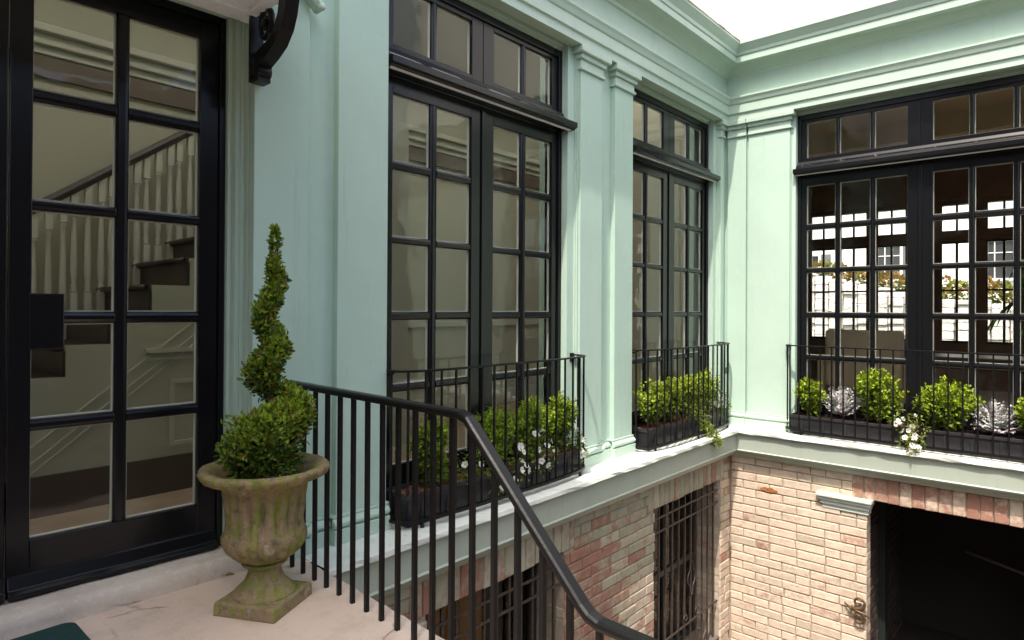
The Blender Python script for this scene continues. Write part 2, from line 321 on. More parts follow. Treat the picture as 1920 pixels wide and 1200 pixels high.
# ------------------------------------------------------------------ french windows
ROWS = [(.34,.82),(.873,1.30),(1.355,1.81),(1.86,2.30),(2.36,2.80)]
def bar(mb, mp, u0, u1, z0, z1, df, db, vertical):
    """glazing bar: rounded front"""
    if vertical:
        c = (u0+u1)/2; h = (u1-u0)/2
        pr = [(-h,db),(h,db),(h,df-.012),(h*.7,df-.003),(h*.3,df),(-h*.3,df),(-h*.7,df-.003),(-h,df-.012)]
        mb.prism(pr, lambda a, d, z: mp(c+a, d, z), z0, z1)
    else:
        c = (z0+z1)/2; h = (z1-z0)/2
        pr = [(-h,db),(h,db),(h,df-.012),(h*.7,df-.003),(h*.3,df),(-h*.3,df),(-h*.7,df-.003),(-h,df-.012)]
        mb.prism(pr, lambda a, d, u: mp(u, d, c+a), u0, u1)
def glaze(gl, be, mp, u0, u1, z0, z1, dg):
    # each pane its own slight tilt, like old hand-set glass
    a, b = random.uniform(-.0025,.0025), random.uniform(-.0025,.0025)
    gl.add([mp(u0-.004,dg+a,z0-.004),mp(u1+.004,dg+b,z0-.004),mp(u1+.004,dg-a,z1+.004),mp(u0-.004,dg-b,z1+.004)], [(0,1,2,3)])
    t = .0055; db = dg-.022; df = dg-.004
    for (p,q,r,s) in ((u0,u0+t,z0,z1),(u1-t,u1,z0,z1),(u0+t,u1-t,z0,z0+t),(u0+t,u1-t,z1-t,z1)):
        bx(be, mp, p, q, db, df, r, s)
def sashes(mp, win, uL, uR, ncol, stile, mid, mt, zt0, zt1, rows, mids):
    """glazed leaf between uL..uR"""
    s = MB(); df, db, dg = -.135, -.180, -.158
    pw = (uR-uL-stile-mid-(ncol-1)*mt)/ncol
    a0 = uL+stile; cols = [(a0+i*(pw+mt), a0+i*(pw+mt)+pw) for i in range(ncol)]
    bx(s, mp, uL, cols[0][0], db, df, zt0, zt1); bx(s, mp, cols[-1][1], uR, db, df, zt0, zt1)
    bx(s, mp, cols[0][0], cols[-1][1], db, df+.0005, zt0, rows[0][0]); bx(s, mp, cols[0][0], cols[-1][1], db, df+.0005, rows[-1][1], zt1)
    for i in range(ncol-1): bar(s, mp, cols[i][1], cols[i+1][0], rows[0][0], rows[-1][1], df-.002, db, True)
    for i in range(len(rows)-1):
        for c in cols: bar(s, mp, c[0]-(.004), c[1]+.004, rows[i][1], rows[i+1][0], df-.0045, db+.002, False)
    s.build('sash', M['black'], win, bevel=.003)
    gl = MB(); be = MB()
    for c in cols:
        for r in rows: glaze(gl, be, mp, c[0], c[1], r[0], r[1], dg)
    gl.build('glass', M['glass'], win, fix=False); be.build('glazing_bead', M['bead'], win)
def window(mp, u0, u1, ncol, stile, mid, mt, label):
    f = MB(); uc = (u0+u1)/2
    bx(f, mp, u0, u0+.035, -.20, -.118, 0, ZW); bx(f, mp, u1-.035, u1, -.20, -.118, 0, ZW)
    bx(f, mp, u0+.035, u1-.035, -.20, -.118, 3.555, ZW); bx(f, mp, u0+.035, u1-.035, -.20, -.118, 0, .06)
    bx(f, mp, u0+.035, u1-.035, -.20, -.1185, 2.90, 3.065)
    win = f.build('window', M['black'], house, bevel=.004); win['label'] = label
    for (a, b, rev) in ((u0+.036, uc-.002, 0), (uc+.002, u1-.036, 1)):
        st, md = (stile-.036, mid) if not rev else (mid, stile-.036)
        sashes(mp, win, a, b, ncol, st, md, mt, .061, 2.899, ROWS, None)
        sashes(mp, win, a, b, ncol, st, md, mt*.8, 3.067, 3.554, [(3.12,3.52)], None)
    st = MB(); bx(st, mp, uc-.022, uc+.022, -.134, -.122, .07, 2.89); st.build('astragal', M['black'], win, bevel=.006)
    d = MB()
    pr = [(-.118,3.075),(-.10,3.072),(-.085,3.04),(-.055,3.015),(-.05,2.995),(-.012,2.985),(.02,2.98),(.02,2.935),(.0,2.93),(-.01,2.917),(-.118,2.917)]
    d.prism(pr, lambda a, z, u: mp(u, a, z), u0-.012, u1+.05); d.build('drip_moulding', M['black'], win, bevel=.003)
    l = MB(); bx(l, mp, u0+.002, u1-.002, -.040, -.018, 2.908, 2.9165); l.build('drip_bead', M['bead'], win)
    return win
def casing(mp, u0, u1, lw, rw, win):
    """stepped architrave: right jamb, head and a narrow left jamb"""
    m = MB(); st = [(-.112,.0),(-.088,.26),(-.085,.30),(-.062,.55),(-.059,.58),(-.036,.82),(-.020,.9)]
    fr = [0,.22,.30,.5,.58,.78,.88,1.0]
    for k, (d, _) in enumerate(st):
        bx(m, mp, u1+rw*fr[k], u1+rw*fr[k+1], -.30, d, 0, ZW+.125*fr[k+1])
        bx(m, mp, u0-lw*fr[k+1], u0-lw*fr[k], -.30, d, 0, ZW+.125*fr[k+1])
        bx(m, mp, u0-lw*fr[k], u1+rw*fr[k], -.30, d, ZW+.125*fr[k]+.0005, ZW+.125*fr[k+1])
    m.build('casing', M['green_trim'], win, bevel=.003)
w1 = window(mapA, *W1, 2, .11, .1165, .065, 'french window nearest the entrance, with olive wall seen through its panes')
casing(mapA, *W1, .028, .118, w1)
w2 = window(mapA, *W2, 2, .11, .125, .065, 'french window between the pilasters and the corner, half hidden by a pilaster')
casing(mapA, *W2, .038, .094, w2)
w3 = window(mapB, *W3, 3, .093, .11, .048, 'wide french window with a bright garden seen through it')
casing(mapB, *W3, .048, .048, w3)
# window back boards close the openings below the room floor level
# ------------------------------------------------------------------ entrance door
DR = lambda u, d, z: door_pt(u, d+.135, z)
def quad_box(mb, mp, u0, u1, d0, d1, z0, z1):
    mb.hexa([mp(u0,d0,z0),mp(u0,d1,z0),mp(u1,d1,z0),mp(u1,d0,z0),mp(u0,d0,z1),mp(u0,d1,z1),mp(u1,d1,z1),mp(u1,d0,z1)])
_bx = bx
def bx(mb, mp, u0, u1, d0, d1, z0, z1, mi=0):
    if mp is DR: quad_box(mb, mp, u0, u1, d0, d1, z0, z1)
    else: _bx(mb, mp, u0, u1, d0, d1, z0, z1, mi)
def leaf(uL, uR, lock_left):
    d = MB(); df, db, dg = -.135, -.185, -.160
    sl, sr, mt = (.084,.096,.057) if lock_left else (.096,.084,.057)
    pw = (uR-uL-sl-sr-mt)/2; cols = [(uL+sl, uL+sl+pw), (uR-sr-pw, uR-sr)]; z0, z1 = .105, 2.893
    rows = ROWS
    bx(d, DR, uL, cols[0][0], db, df, z0, z1); bx(d, DR, cols[1][1], uR, db, df, z0, z1)
    bx(d, DR, cols[0][0], cols[1][1], db, df+.0005, z0, rows[0][0]); bx(d, DR, cols[0][0], cols[1][1], db, df+.0005, rows[-1][1], z1)
    bar(d, DR, cols[0][1], cols[1][0], rows[0][0], rows[-1][1], df-.002, db, True)
    for i in range(4):
        for c in cols: bar(d, DR, c[0]-.004, c[1]+.004, rows[i][1], rows[i+1][0], df-.0045, db+.002, False)
    o = d.build('door', M['black'], house, bevel=.004)
    k = MB(); pr = [(df,.107),(df+.055,.107),(df+.055,.125),(df+.03,.14),(df+.012,.19),(df,.20)]
    k.prism(pr, lambda a, z, u: DR(u, a, z), uL+.004, uR-.004); k.build('weather_bar', M['black'], o, bevel=.004)
    G = MB(); B = MB()
    for c in cols:
        for r in rows: glaze(G, B, DR, c[0], c[1], r[0], r[1], dg)
    G.build('glass', M['glass'], o, fix=False); B.build('glazing_bead', M['bead'], o)
    if lock_left:
        b = MB(); bx(b, DR, cols[0][0]-.01, cols[0][0]+.122, -.19, -.131, 1.185, 1.437); b.build('lock_box', M['black'], o, bevel=.004)
    return o
d1 = leaf(-.905, -.014, True); d1['label'] = 'right leaf of the black glazed entrance door, with lock box'
d2 = leaf(-1.80, -.909, False); d2['label'] = 'left leaf of the black glazed entrance door'
fr = MB(); bx(fr, DR, -.0135, .018, -.2, -.12, .1, 2.935); bx(fr, DR, -1.835, -1.805, -.2, -.12, .1, 2.935); bx(fr, DR, -1.80, -.0135, -.2, -.12, 2.895, 2.935)
fr.build('door_frame', M['black'], house, bevel=.004)
ca = MB()      # green stepped door casing, mint trim
for k, (a, b, d) in enumerate(((.018,.04,-.09),(.04,.065,-.045),(.065,.088,-.04),(.088,.108,.0),(.108,.135,.028),(.135,.162,.06))):
    bx(ca, DR, a, b, -.3, d, 0, 2.935+a-.018)
    bx(ca, DR, -1.835-b+.018, -1.835-a+.018, -.3, d, 0, 2.935+a-.018)
    bx(ca, DR, -1.835-a+.018, a, -.3, d-.0005, 2.9355+a-.018, 2.9355+b-.018)
ca.build('door_casing', M['green_trim'], house, bevel=.004)
sp = MB()
sp.prism([(0,-.06),(.30,0),(.3,.3),(0,.3)][::1], lambda a,b,z: (XA-.05-.25+a*.0, 1.55+b*.0, z), 0, 0)
# door sill, worn stone
sl = MB(); nn = 26; pr = [(-.30,.0),(-.30,.1),(-.06,.098),(.03,.094),(.055,.08),(.062,.04),(.06,.0)]; vs = []
for i in range(nn+1):
    u = -1.95+2.06*i/nn
    for a, z in pr: vs.append(door_pt(u, a+.13+random.uniform(-.004,.004)*(z > .03), max(z,-.002)+random.uniform(-.003,.003)*(.03 < z < .099)))
sl.add(vs, [(i*7+k,i*7+k+1,(i+1)*7+k+1,(i+1)*7+k) for i in range(nn) for k in range(6)], True)
sl.add([vs[k] for k in range(7)], [tuple(range(7))]); sl.add([vs[nn*7+k] for k in range(7)], [tuple(range(6,-1,-1))])
sl.build('door_sill', M['sill'], house)
# canopy over the entrance
c = MB()
c.box((-3.24,-.42,2.985),(-2.06,1.60,3.02)); c.box((-3.24,-.42,2.90),(-2.06,-.36,2.985)); c.box((-3.24,1.54,2.90),(-2.06,1.60,2.985)); c.box((-2.12,-.36,2.90),(-2.06,1.54,2.985))
c.box((-3.31,-.36,2.885),(-3.18,1.54,2.985)); c.box((-3.31,1.541,2.885),(-3.245,1.60,2.985)); c.box((-3.18,-.36,2.915),(-2.12,-.29,2.985)); c.box((-3.18,1.47,2.915),(-2.12,1.54,2.985)); c.box((-3.18,-.29,2.925),(-3.12,1.47,2.985)); c.box((-3.12,1.41,2.95),(-2.12,1.47,2.985)); c.box((-3.12,-.29,2.955),(-3.06,1.41,2.985))
for y0 in (-.2,.34,.88): c.box((-3.0,y0,2.965),(-2.25,y0+.42,2.985)); c.box((-2.93,y0+.07,2.95),(-2.32,y0+.35,2.965))
can = c.build('canopy', M['plaster'], house, bevel=.008)
t = MB()
t.prism([(-.44,3.021),(1.62,3.021),(1.62,3.16),(-.44,3.16)], lambda a,b,x: (x,a,b), -3.245, -2.03)
t.prism([(-.50,3.161),(1.66,3.161),(1.60,3.30),(-.44,3.30)], lambda a,b,x: (x,a,b), -3.245, -1.99)
t.build('canopy_roof', M['green_trim'], can, bevel=.01)
t = MB()   # raked drip moulding running down the wall from the canopy roof
t.sweep([(XA+.03,1.66,3.30),(XA+.03,1.80,3.19),(XA+.03,1.95,3.075)], [(-.03,-.02),(.03,-.02),(.045,0),(.03,.03),(-.03,.03)])
t.tube([(XA,1.955,3.07),(XA+.075,1.955,3.07)], .022, 10)
t.build('drip_moulding', M['green_trim'], can)
# scrolled iron bracket
b = MB(); YK = 1.602
fn = lambda x, z, y: (x, y, z)
outer = [(-3.19,2.60),(-3.13,2.625),(-3.06,2.65),(-2.98,2.69),(-2.92,2.75),(-2.885,2.82),(-2.865,2.90),(-2.85,2.985)]
inner = [(-2.92,2.985),(-2.935,2.91),(-2.955,2.83),(-2.995,2.765),(-3.055,2.715),(-3.12,2.69),(-3.19,2.68)]
b.prism(outer+inner, fn, YK-.035, YK+.035)
b.box((XA-.001,YK-.035,2.555),(XA+.022,YK+.035,2.985)); b.box((XA+.022,YK-.035,2.545),(XA+.10,YK+.035,2.565))
b.tube([(XA+.075,YK-.037,2.60),(XA+.075,YK+.037,2.60)], .038, 16)
sc = []
for i in range(34):
    a = -.6+i*.34; r = .088*(1-i/40); sc.append((-3.135+r*math.cos(a)*.75, YK, 2.83+r*math.sin(a)*1.15))
b.tube(sc, [.019*(1-i/70) for i in range(34)], 8)
b.tube([(-3.135+.02,YK-.03,2.83),(-3.115,YK+.03,2.83)], .026, 10)
b.tube([(XA+.02,YK,2.93),(-3.12,YK,2.945),(-3.03,YK,2.92),(-2.95,YK,2.95)], [.02,.014,.014,.02], 8)
b.tube([(XA+.02,YK,2.69),(-3.17,YK,2.72),(-3.10,YK,2.745)], [.02,.015,.008], 8)
b.build('bracket', M['iron'], house, bevel=.006)
# ------------------------------------------------------------------ brick basement
BR = MB(); MO = MB()
def bricks(mp, u0, u1, z0, z1, openings=(), moss=0., redf=.25, L=.29, H=.084, J=.011, red_fn=None, moss_fn=None, vertical=False):
    row = 0; z = z1-H
    while z > z0-H:
        za, zb = max(z,z0), z+H
        cuts = sorted((a,b) for (a,b,c,d) in openings if c < zb-.01 and d > za+.01)
        spans = []; cur = u0
        for a, b in cuts:
            if a > cur: spans.append((cur, min(a,u1)))
            cur = max(cur, b)
        if cur < u1: spans.append((cur, u1))
        off = (row % 2)*.5*(L+J)+random.uniform(-.01,.01)
        for a, b in spans:
            u = u0-off
            while u < b:
                l = L*random.choice((1,1,1,1,1,.97,.5)); p, q = max(u,a), min(u+l,b); u += l+J
                if q-p < .025: continue
                one_brick(mp, p, q, za, zb, moss, redf, red_fn, moss_fn)
        z -= H+J; row += 1
def one_brick(mp, p, q, za, zb, moss, redf, red_fn=None, moss_fn=None):
    j = lambda s=.0025: random.uniform(-s,s)
    um, zm = (p+q)/2, (za+zb)/2
    rf = redf if red_fn is None else red_fn(um, zm); mf = moss if moss_fn is None else moss_fn(um, zm)
    red = min(1, max(0, random.gauss(.06+.24*mf,.12) + ((random.uniform(.55,1.1) if rf > .8 else random.uniform(.25,.85)) if random.random() < rf else 0)))
    cl = (red, min(1,max(0,mf+random.uniform(-.25,.25))), max(0,random.gauss(.12,.22)), 1)
    d = random.uniform(-.004,.004); k = .006
    vs = [mp(p+j(),-.022,za+j()), mp(q+j(),-.022,za+j()), mp(q+j(),-.022,zb+j()), mp(p+j(),-.022,zb+j()),
          mp(p+k+j(),d+j(.002),za+k+j()), mp(q-k+j(),d+j(.002),za+k+j()), mp(q-k+j(),d+j(.002),zb-k+j()), mp(p+k+j(),d+j(.002),zb-k+j())]
    vm = [mp(p,-.004,za), mp(q,-.004,za), mp(q,-.004,zb), mp(p,-.004,zb)]
    o = [mp(p+j(),d-.006,za+j()), mp(q+j(),d-.006,za+j()), mp(q+j(),d-.006,zb+j()), mp(p+j(),d-.006,zb+j())]
    BR.add(vs[:4]+o+vs[4:], [(0,1,5,4),(1,2,6,5),(2,3,7,6),(3,0,4,7),(4,5,9,8),(5,6,10,9),(6,7,11,10),(7,4,8,11),(8,9,10,11)], False, 0, cl)
XK, YK2 = -3.12, 7.42
mA = lambda u, d, z: (XK+d, u, z); mB2 = lambda u, d, z: (u, YK2-d, z)
def redA(u, z):
    n = mnoise.noise(Vector((u*.9, z*1.1, 3.3))); r = .42+.8*n
    if 4.3 < u < 5.6 and -2.0 < z < -.5: r += .30
    return max(.03, r)
mossA = lambda u, z: .9-.10*max(0,-.5-z)-(.42 if u > 5.2 and z < -1.2 else 0)-(.35 if u > 7.1 else 0)
OPA = [(2.70,4.17,-2.45,-.583),(5.62,7.16,-2.45,-.583)]
SOL = [(2.56,4.30,-.60,-.33),(5.50,7.24,-.60,-.33)]
bricks(mA, 2.0, YK2-.012, ZG, -.335, OPA+SOL, red_fn=redA, moss_fn=mossA)
OPB = [(-1.665,.35,ZG,-.583)]; SOLB = [(-1.80,.5,-.60,-.33)]; IMP = [(-2.15,-1.605,-.745,-.58)]
def redB(u, z): return .05+.12*max(0,mnoise.noise(Vector((u*1.3,z*1.5,8.1))))+(.12 if z < -1.9 else 0)
bricks(mB2, XK+.012, 2.6, ZG, -.335, OPB+SOLB, red_fn=redB, moss_fn=lambda u,z: .02)
def soldiers(mp, a, b, z0, z1, redf, moss):
    u = a
    while u < b-.03:
        wd = .098+random.uniform(-.008,.008); one_brick(mp, u, min(u+wd,b), z0+random.uniform(-.006,.004), z1, moss, redf); u += wd+.012
for a, b, z0, z1 in SOL: soldiers(mA, a, b, -.583, -.335, .22, .9)
soldiers(mB2, -1.80, .5, -.583, -.335, 1.0, .1)
# reveals of the openings
for (a, b, z0, z1) in OPA:
    bricks(lambda u, d, z, b=b: (u, b-d, z), XK-.32, XK-.012, z0, z1, moss=.35 if b > 6 else .9, redf=.12)
    bricks(lambda u, d, z, a=a: (u, a+d, z), XK-.32, XK-.012, z0, z1, moss=.6, redf=.12)
bricks(lambda u, d, z: (-1.665+d, u, z), YK2+.012, YK2+.17, ZG, -.583, moss=.15, redf=.12)
PW = -1.73
bw = BR.build('brick_wall', M['brick'], house, fix=False)
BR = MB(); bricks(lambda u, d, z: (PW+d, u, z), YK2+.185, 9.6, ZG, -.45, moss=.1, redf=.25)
BR.build('passage_brick', mat('shade_toned_brick', (.085,.065,.055), .9, .15, bump=[(45,.5,.008)], var=(9,(.05,.04,.036),.4,.7)), house, fix=False)  # brick colour darkened to stand in for shade inside the passage
q = MB()   # mortar bed behind the bricks
yb = [2.0]+[v for op in OPA for v in op[:2]]+[YK2+.3]
for i in range(0, len(yb), 2): q.box((XK-.36,yb[i],ZG-.05),(XK-.015,yb[i+1],-.336))
for a, b, z0, z1 in OPA: q.box((XK-.36,a,z1+.004),(XK-.015,b,-.3365)); q.box((XK-.36,a,ZG-.05),(XK-.015,b,z0))
q.box((XK-.015,YK2+.015,ZG-.05),(-1.665,YK2+.16,-.336)); q.box((-1.665,YK2+.015,-.578),(.35,YK2+.16,-.3365)); q.box((.35,YK2+.015,ZG-.05),(2.6,YK2+.16,-.336))
q.box((XK,YK2+.17,ZG-.05),(PW-.015,9.7,-.336))
q.build('mortar', M['mortar'], bw, fix=False)
sb = MB(); pts = []
for i in range(18):
    a = 2*PI*i/18; r = random.uniform(.7,1.15); pts.append((-2.665+.098*r*math.cos(a), -.675+.026*r*math.sin(a)))
sb.prism(pts, lambda a,b,d: (a,YK2-d,b), -.004, .009); sb.build('spalled_brick', mat('raw_orange_brick', (.46,.20,.08), .95, .1, bump=(60,1,.02), var=(40,(.30,.09,.03),.45,.65)), house)
im = MB()
for z0, z1, x1, x0, d in ((-.615,-.58,-1.605,-2.145,.075),(-.655,-.615,-1.62,-2.13,.05),(-.70,-.655,-1.635,-2.11,.03),(-.745,-.70,-1.645,-2.095,.012)):
    im.box((x0,YK2-d,z0),(x1,YK2+.12,z1))
im.build('impost', M['green_stone'], house, bevel=.005)
# dark passage behind the opening
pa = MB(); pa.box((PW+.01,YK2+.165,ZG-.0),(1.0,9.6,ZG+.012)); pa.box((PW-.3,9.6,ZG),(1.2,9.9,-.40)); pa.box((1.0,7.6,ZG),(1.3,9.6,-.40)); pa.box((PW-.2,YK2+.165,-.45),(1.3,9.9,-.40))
pa.build('passage_wall', mat('passage_shade_tone', (.035,.03,.028), .9, .1), house)  # near-black colour paints in the deep shade of the passage
pj = MB()
for y0 in (8.25,): pj.box((PW+.002,y0,ZG),(PW+.07,y0+.16,-.46))
pj.build('passage_jamb', mat('dark_green_jamb', (.016,.022,.020), .6, .3), house)
# basement windows (dark sash) and iron grilles
for (a, b, z0, z1) in OPA:
    f = MB(); xb = XK-.30
    f.box((xb-.05,a,z0),(xb,a+.07,z1)); f.box((xb-.05,b-.07,z0),(xb,b,z1)); f.box((xb-.05,a+.07,z1-.08),(xb,b-.07,z1)); f.box((xb-.05,a+.07,z0),(xb,b-.07,z0+.08))
    f.box((xb-.045,a+.07,(z0+z1)/2-.03),(xb-.004,b-.07,(z0+z1)/2+.03)); f.box((xb-.045,(a+b)/2-.02,z0+.08),(xb-.006,(a+b)/2+.02,z1-.08))
    bwn = f.build('basement_window', mat('dark_sash_paint', (.03,.034,.032), .4, .5), house, bevel=.004)
    if a < 4:
        k = MB(); k.box((xb-.30,a+.07,z0),(xb-.28,b-.35,z1)); k.build('drawn_curtain', mat('amber_curtain', (.42,.20,.06), .9, .2), bwn)
    bk = MB(); bk.box((xb-.9,a-.3,z0-.05),(xb-.85,b+.3,z1+.05)); bk.box((xb-.85,a-.3,z0-.05),(xb-.051,a-.25,z1+.05)); bk.box((xb-.85,b+.25,z0-.05),(xb-.051,b+.3,z1+.05)); bk.box((xb-.85,a-.25,z1),(xb-.051,b+.25,z1+.05)); bk.box((xb-.85,a-.25,z0-.05),(xb-.051,b+.25,z0)); bk.build('room_back', mat('basement_dark', (.02,.018,.016), .9, .1), bwn)
    g = MB(); g.add([(xb-.03,a+.07,z0+.08),(xb-.03,b-.07,z0+.08),(xb-.03,b-.07,z1-.08),(xb-.03,a+.07,z1-.08)], [(0,1,2,3)]); g.build('glass', M['glass'], bwn, fix=False)
    si = MB(); si.box((XK-.295,a+.003,z0+.001),(XK-.01,b-.003,z0+.05)); si.build('window_sill', mat('dark_sill', (.14,.12,.10), .8, .2), bwn, bevel=.008)
    G = MB(); xg = XK-.06; ga, gb = a+.015, b-.012; nb = 11
    for i in range(nb):
        y = ga+.03+(gb-ga-.10)*i/(nb-1)
        top = z1-.02; G.box((xg-.009,y-.009,z0+.01),(xg+.009,y+.009,top))
    for z in (z1-.13, z1-.27, z0+.45): G.box((xg+.009,ga-.02,z-.009),(xg+.021,gb+.012,z+.009))
    yc = ga+.03+(gb-ga-.10)*6/(nb-1); zc = (z0+z1)/2-.02    # quatrefoil in the middle bar
    pts = []
    for i in range(41):
        th = 2*PI*i/40; r = 1+.22*math.cos(4*th); pts.append((xg+.012, yc+.075*r*math.sin(th), zc+.155*r*math.cos(th)))
    G.tube(pts, .008, 6, caps=False)
    for s_ in (-1,1):
        sp_ = []
        for i in range(18):
            th = i*.38; r = .05*(1-i/22); sp_.append((xg+.012, yc+s_*(.13+r*math.cos(th)), z0+.45+.06+r*math.sin(th)))
        G.tube(sp_, .007, 6)
    G.build('window_grille', M['rust'], house)
# ------------------------------------------------------------------ rooms behind the glass
fl_ = MB(); fl_.box((-6.3,-3.2,.02),(-3.61,7.75,.08)); fl_.box((-6.0,YB+.36,.02),(3.0,13.1,.08)); fl_.build('interior_floor', M['wood_floor'], house)
iw = MB(); iw.box((-6.1,-3.2,.08),(-5.95,7.75,4.5)); iw.box((-5.95,-3.3,.08),(-3.6,-3.15,4.5)); iw.box((-5.95,7.7,.08),(-3.62,7.78,4.5))
iw.build('interior_wall', M['int_wall'], house)
cl = MB(); cl.box((-6.1,-3.3,4.4),(-4.75,7.78,4.5)); cl.box((-3.72,-3.3,4.4),(-3.61,7.78,4.5)); cl.build('interior_ceiling', M['int_trim'], house)
sk = MB(); sk.add([(-4.76,-3.3,4.47),(-3.70,-3.3,4.47),(-3.70,7.78,4.47),(-4.76,7.78,4.47)], [(0,1,2,3)]); sk.build('added_skylight', M['fill_panel'], house, fix=False)  # frosted panel added above the hall to brighten it with daylight
tr = MB()   # crown, picture rail, dado and wall panels in the hall
for z0, z1, d in ((3.30,3.36,.05),(3.36,3.44,.10),(3.44,3.5,.16),(2.98,3.03,.03)): tr.box((-5.95,-3.1,z0),(-5.95+d,7.7,z1))
tr.build('crown_moulding', M['int_trim'], house, bevel=.01)
cb = MB(); cb.box((-5.95,-3.1,3.13),(-5.91,7.7,3.29)); cb.build('frieze_band', mat('dull_frieze', (.16,.12,.09), .6, .3), house)
pn = MB()
for k in range(7):
    y0 = 2.6+k*.75
    for z0, z1 in ():
        for (a,b,c_,d_) in ((y0,y0+.62,z0,z0+.03),(y0,y0+.62,z1-.03,z1),(y0,y0+.03,z0+.03,z1-.03),(y0+.59,y0+.62,z0+.03,z1-.03)): pn.box((-5.95,a,c_),(-5.93,b,d_))
pn.box((-5.95,2.4,1.15),(-5.915,7.7,1.22)); pn.box((-5.95,2.4,.08),(-5.925,7.7,.28)); pn.build('wall_panelling', M['int_trim'], house, bevel=.005)
# room behind the wide window
rw_ = MB(); rw_.box((-6.1,YB+.36,.08),(-5.95,13.1,3.75)); rw_.box((2.9,YB+.36,.08),(3.05,8.4,3.75)); rw_.box((2.9,12.6,.08),(3.05,13.1,3.75)); rw_.box((2.9,8.4,.08),(3.05,12.6,.7))  # unseen opening left in the right wall to let in extra daylight
far = [(-4.55,-4.08),(-3.9,-3.44),(-3.38,-2.92),(-2.77,-2.30),(-1.80,-1.34),(-1.17,-.70),(-.50,-.04),(.6,1.06),(1.3,1.76)]
xs = -5.95
for a, b in far: rw_.box((xs,13.0,.08),(a,13.12,3.75)); xs = b
rw_.box((xs,13.0,.08),(2.9,13.12,3.75))
for a, b in far: rw_.box((a,13.0,.08),(b,13.12,.84)); rw_.box((a,13.0,2.55),(b,13.12,2.74)); rw_.box((a,13.0,3.17),(b,13.12,3.75))
rw_.box((-5.95,12.9,3.25),(2.9,13.0,3.75)); rw_.box((-5.95,12.94,2.57),(2.9,13.0,2.73))
rw_.build('drawing_room_wall', M['int_brown'], house)
rc = MB(); rc.box((-6.1,YB+.36,3.75),(3.05,13.12,3.85)); rc.box((-5.9,9.2,3.5),(2.9,9.5,3.75)); rc.box((-5.9,11.2,3.5),(2.9,11.5,3.75)); rc.build('drawing_room_ceiling', M['int_tan'], house)
for a, b in far:
    f = MB(); m_ = (a+b)/2
    for (p,q_,r,s_) in ((a,a+.022,.84,2.55),(b-.022,b,.84,2.55),(m_-.018,m_+.018,.84,2.55),(a+.022,b-.022,1.715,1.745),(a+.022,b-.022,.84,.88),(a+.022,b-.022,2.52,2.55),
                      (a,a+.022,2.74,3.17),(b-.022,b,2.74,3.17),(m_-.016,m_+.016,2.74,3.17)): f.box((p,13.03,r),(q_,13.07,s_))
    f.build('casement', M['dark_wood'], house)
# ------------------------------------------------------------------ staircase in the hall
st = thing('staircase', (-5.35,1.6,.08), 'dark stair with cream turned balusters behind the entrance door', 'staircase')
XS, XR = -4.8, -5.7
steps_ = [(1.37+.25*k, 1.333+.2*k) for k in range(-6, 10)]     # riser line y, tread z
poly = [(steps_[0][0],.08)]
for k, (y, z) in enumerate(steps_):
    m = MB(); m.box((XR-.06,y+.001,z-.04),(XS-.041,y+.268,z)); m.box((XR-.06,y,z-.2),(XS+.002,y+.02,z-.0405))
    m.box((XR-.06,y-.035,z-.04),(XS+.03,y+.0005,z)); m.tube([(XR-.06,y-.035,z-.02),(XS+.03,y-.035,z-.02)], .02, 8); m.build('tread', M['dark_wood'], st)
    poly += [(y+.021,z-.002),(y+.27,z-.002)]
poly += [(steps_[-1][0]+.27,.08)]
m = MB(); m.prism(poly, lambda a,b,x: (x,a,b), XS-.04, XS); m.build('stringer_wall', M['int_wall'], st)
m = MB(); ln = lambda y, off: (y-1.37)*.8+1.333-off
for off in (.50,.60,.66): m.sweep([(XS+.004,.2,ln(.2,off)),(XS+.004,3.0,ln(3.0,off))], [(-.005,-.005),(.005,-.005),(.005,.005),(-.005,.005)])
m.box((XS,1.76,.84),(XS+.012,2.95,.87)); m.box((XS,1.76,.40),(XS+.012,2.95,.43)); m.box((XS,1.76,.43),(XS+.012,1.79,.84)); m.box((XS,1.60,1.06),(XS+.025,2.95,1.09)); m.box((XS,1.60,1.01),(XS+.012,2.95,1.03))
m.build('stringer_moulding', M['int_trim'], st)
m = MB(); m.box((XS,.0,.08),(XS+.02,3.4,.33)); m.build('skirting', mat('dull_brown_skirting', (.085,.062,.05), .5, .4), st)
m = MB(); rl = lambda y: (y-1.23)*.73+2.15
m.sweep([(XR,-.3,rl(-.3)),(XR,3.4,rl(3.4))], [(-.035,-.035),(.035,-.035),(.042,.0),(.025,.035),(-.025,.035),(-.042,.0)]); m.build('handrail', M['dark_wood'], st, bevel=.004)
for k, (y, z) in enumerate(steps_):
    for j_ in range(3 if y % .5 else 2):
        yy = y+.03+.09*j_; top = rl(yy)-.045; h = top-z
        if h < .3 or yy > 3.3 or yy < -.2: continue
        b = MB(); b.box((XR-.022,yy-.022,z),(XR+.022,yy+.022,z+.15)); b.box((XR-.022,yy-.022,top-.17),(XR+.022,yy+.022,top))
        b.lathe([(.014,.15),(.024,.165),(.013,.18),(.022,.205),(.012,.225),(.018,.25),(.024,.32),(.016,h*.7),(.014,h-.2),(.022,h-.187),(.014,h-.17)], (XR,yy,z), 10)
        b.build('baluster', M['int_trim'], st)
m = MB(); m.tube([(-3.95,3.44,.08),(-3.95,3.44,2.42)], .016, 8); m.lathe([(.13,0),(.13,.02),(.02,.035)], (-3.95,3.44,.08), 20); m.lathe([(.02,0),(.026,.02),(.012,.05)], (-3.95,3.44,2.40), 10)
tag(m.build('pole', M['iron']), 'slim black upright pole standing just inside the window nearest the entrance', 'pole')
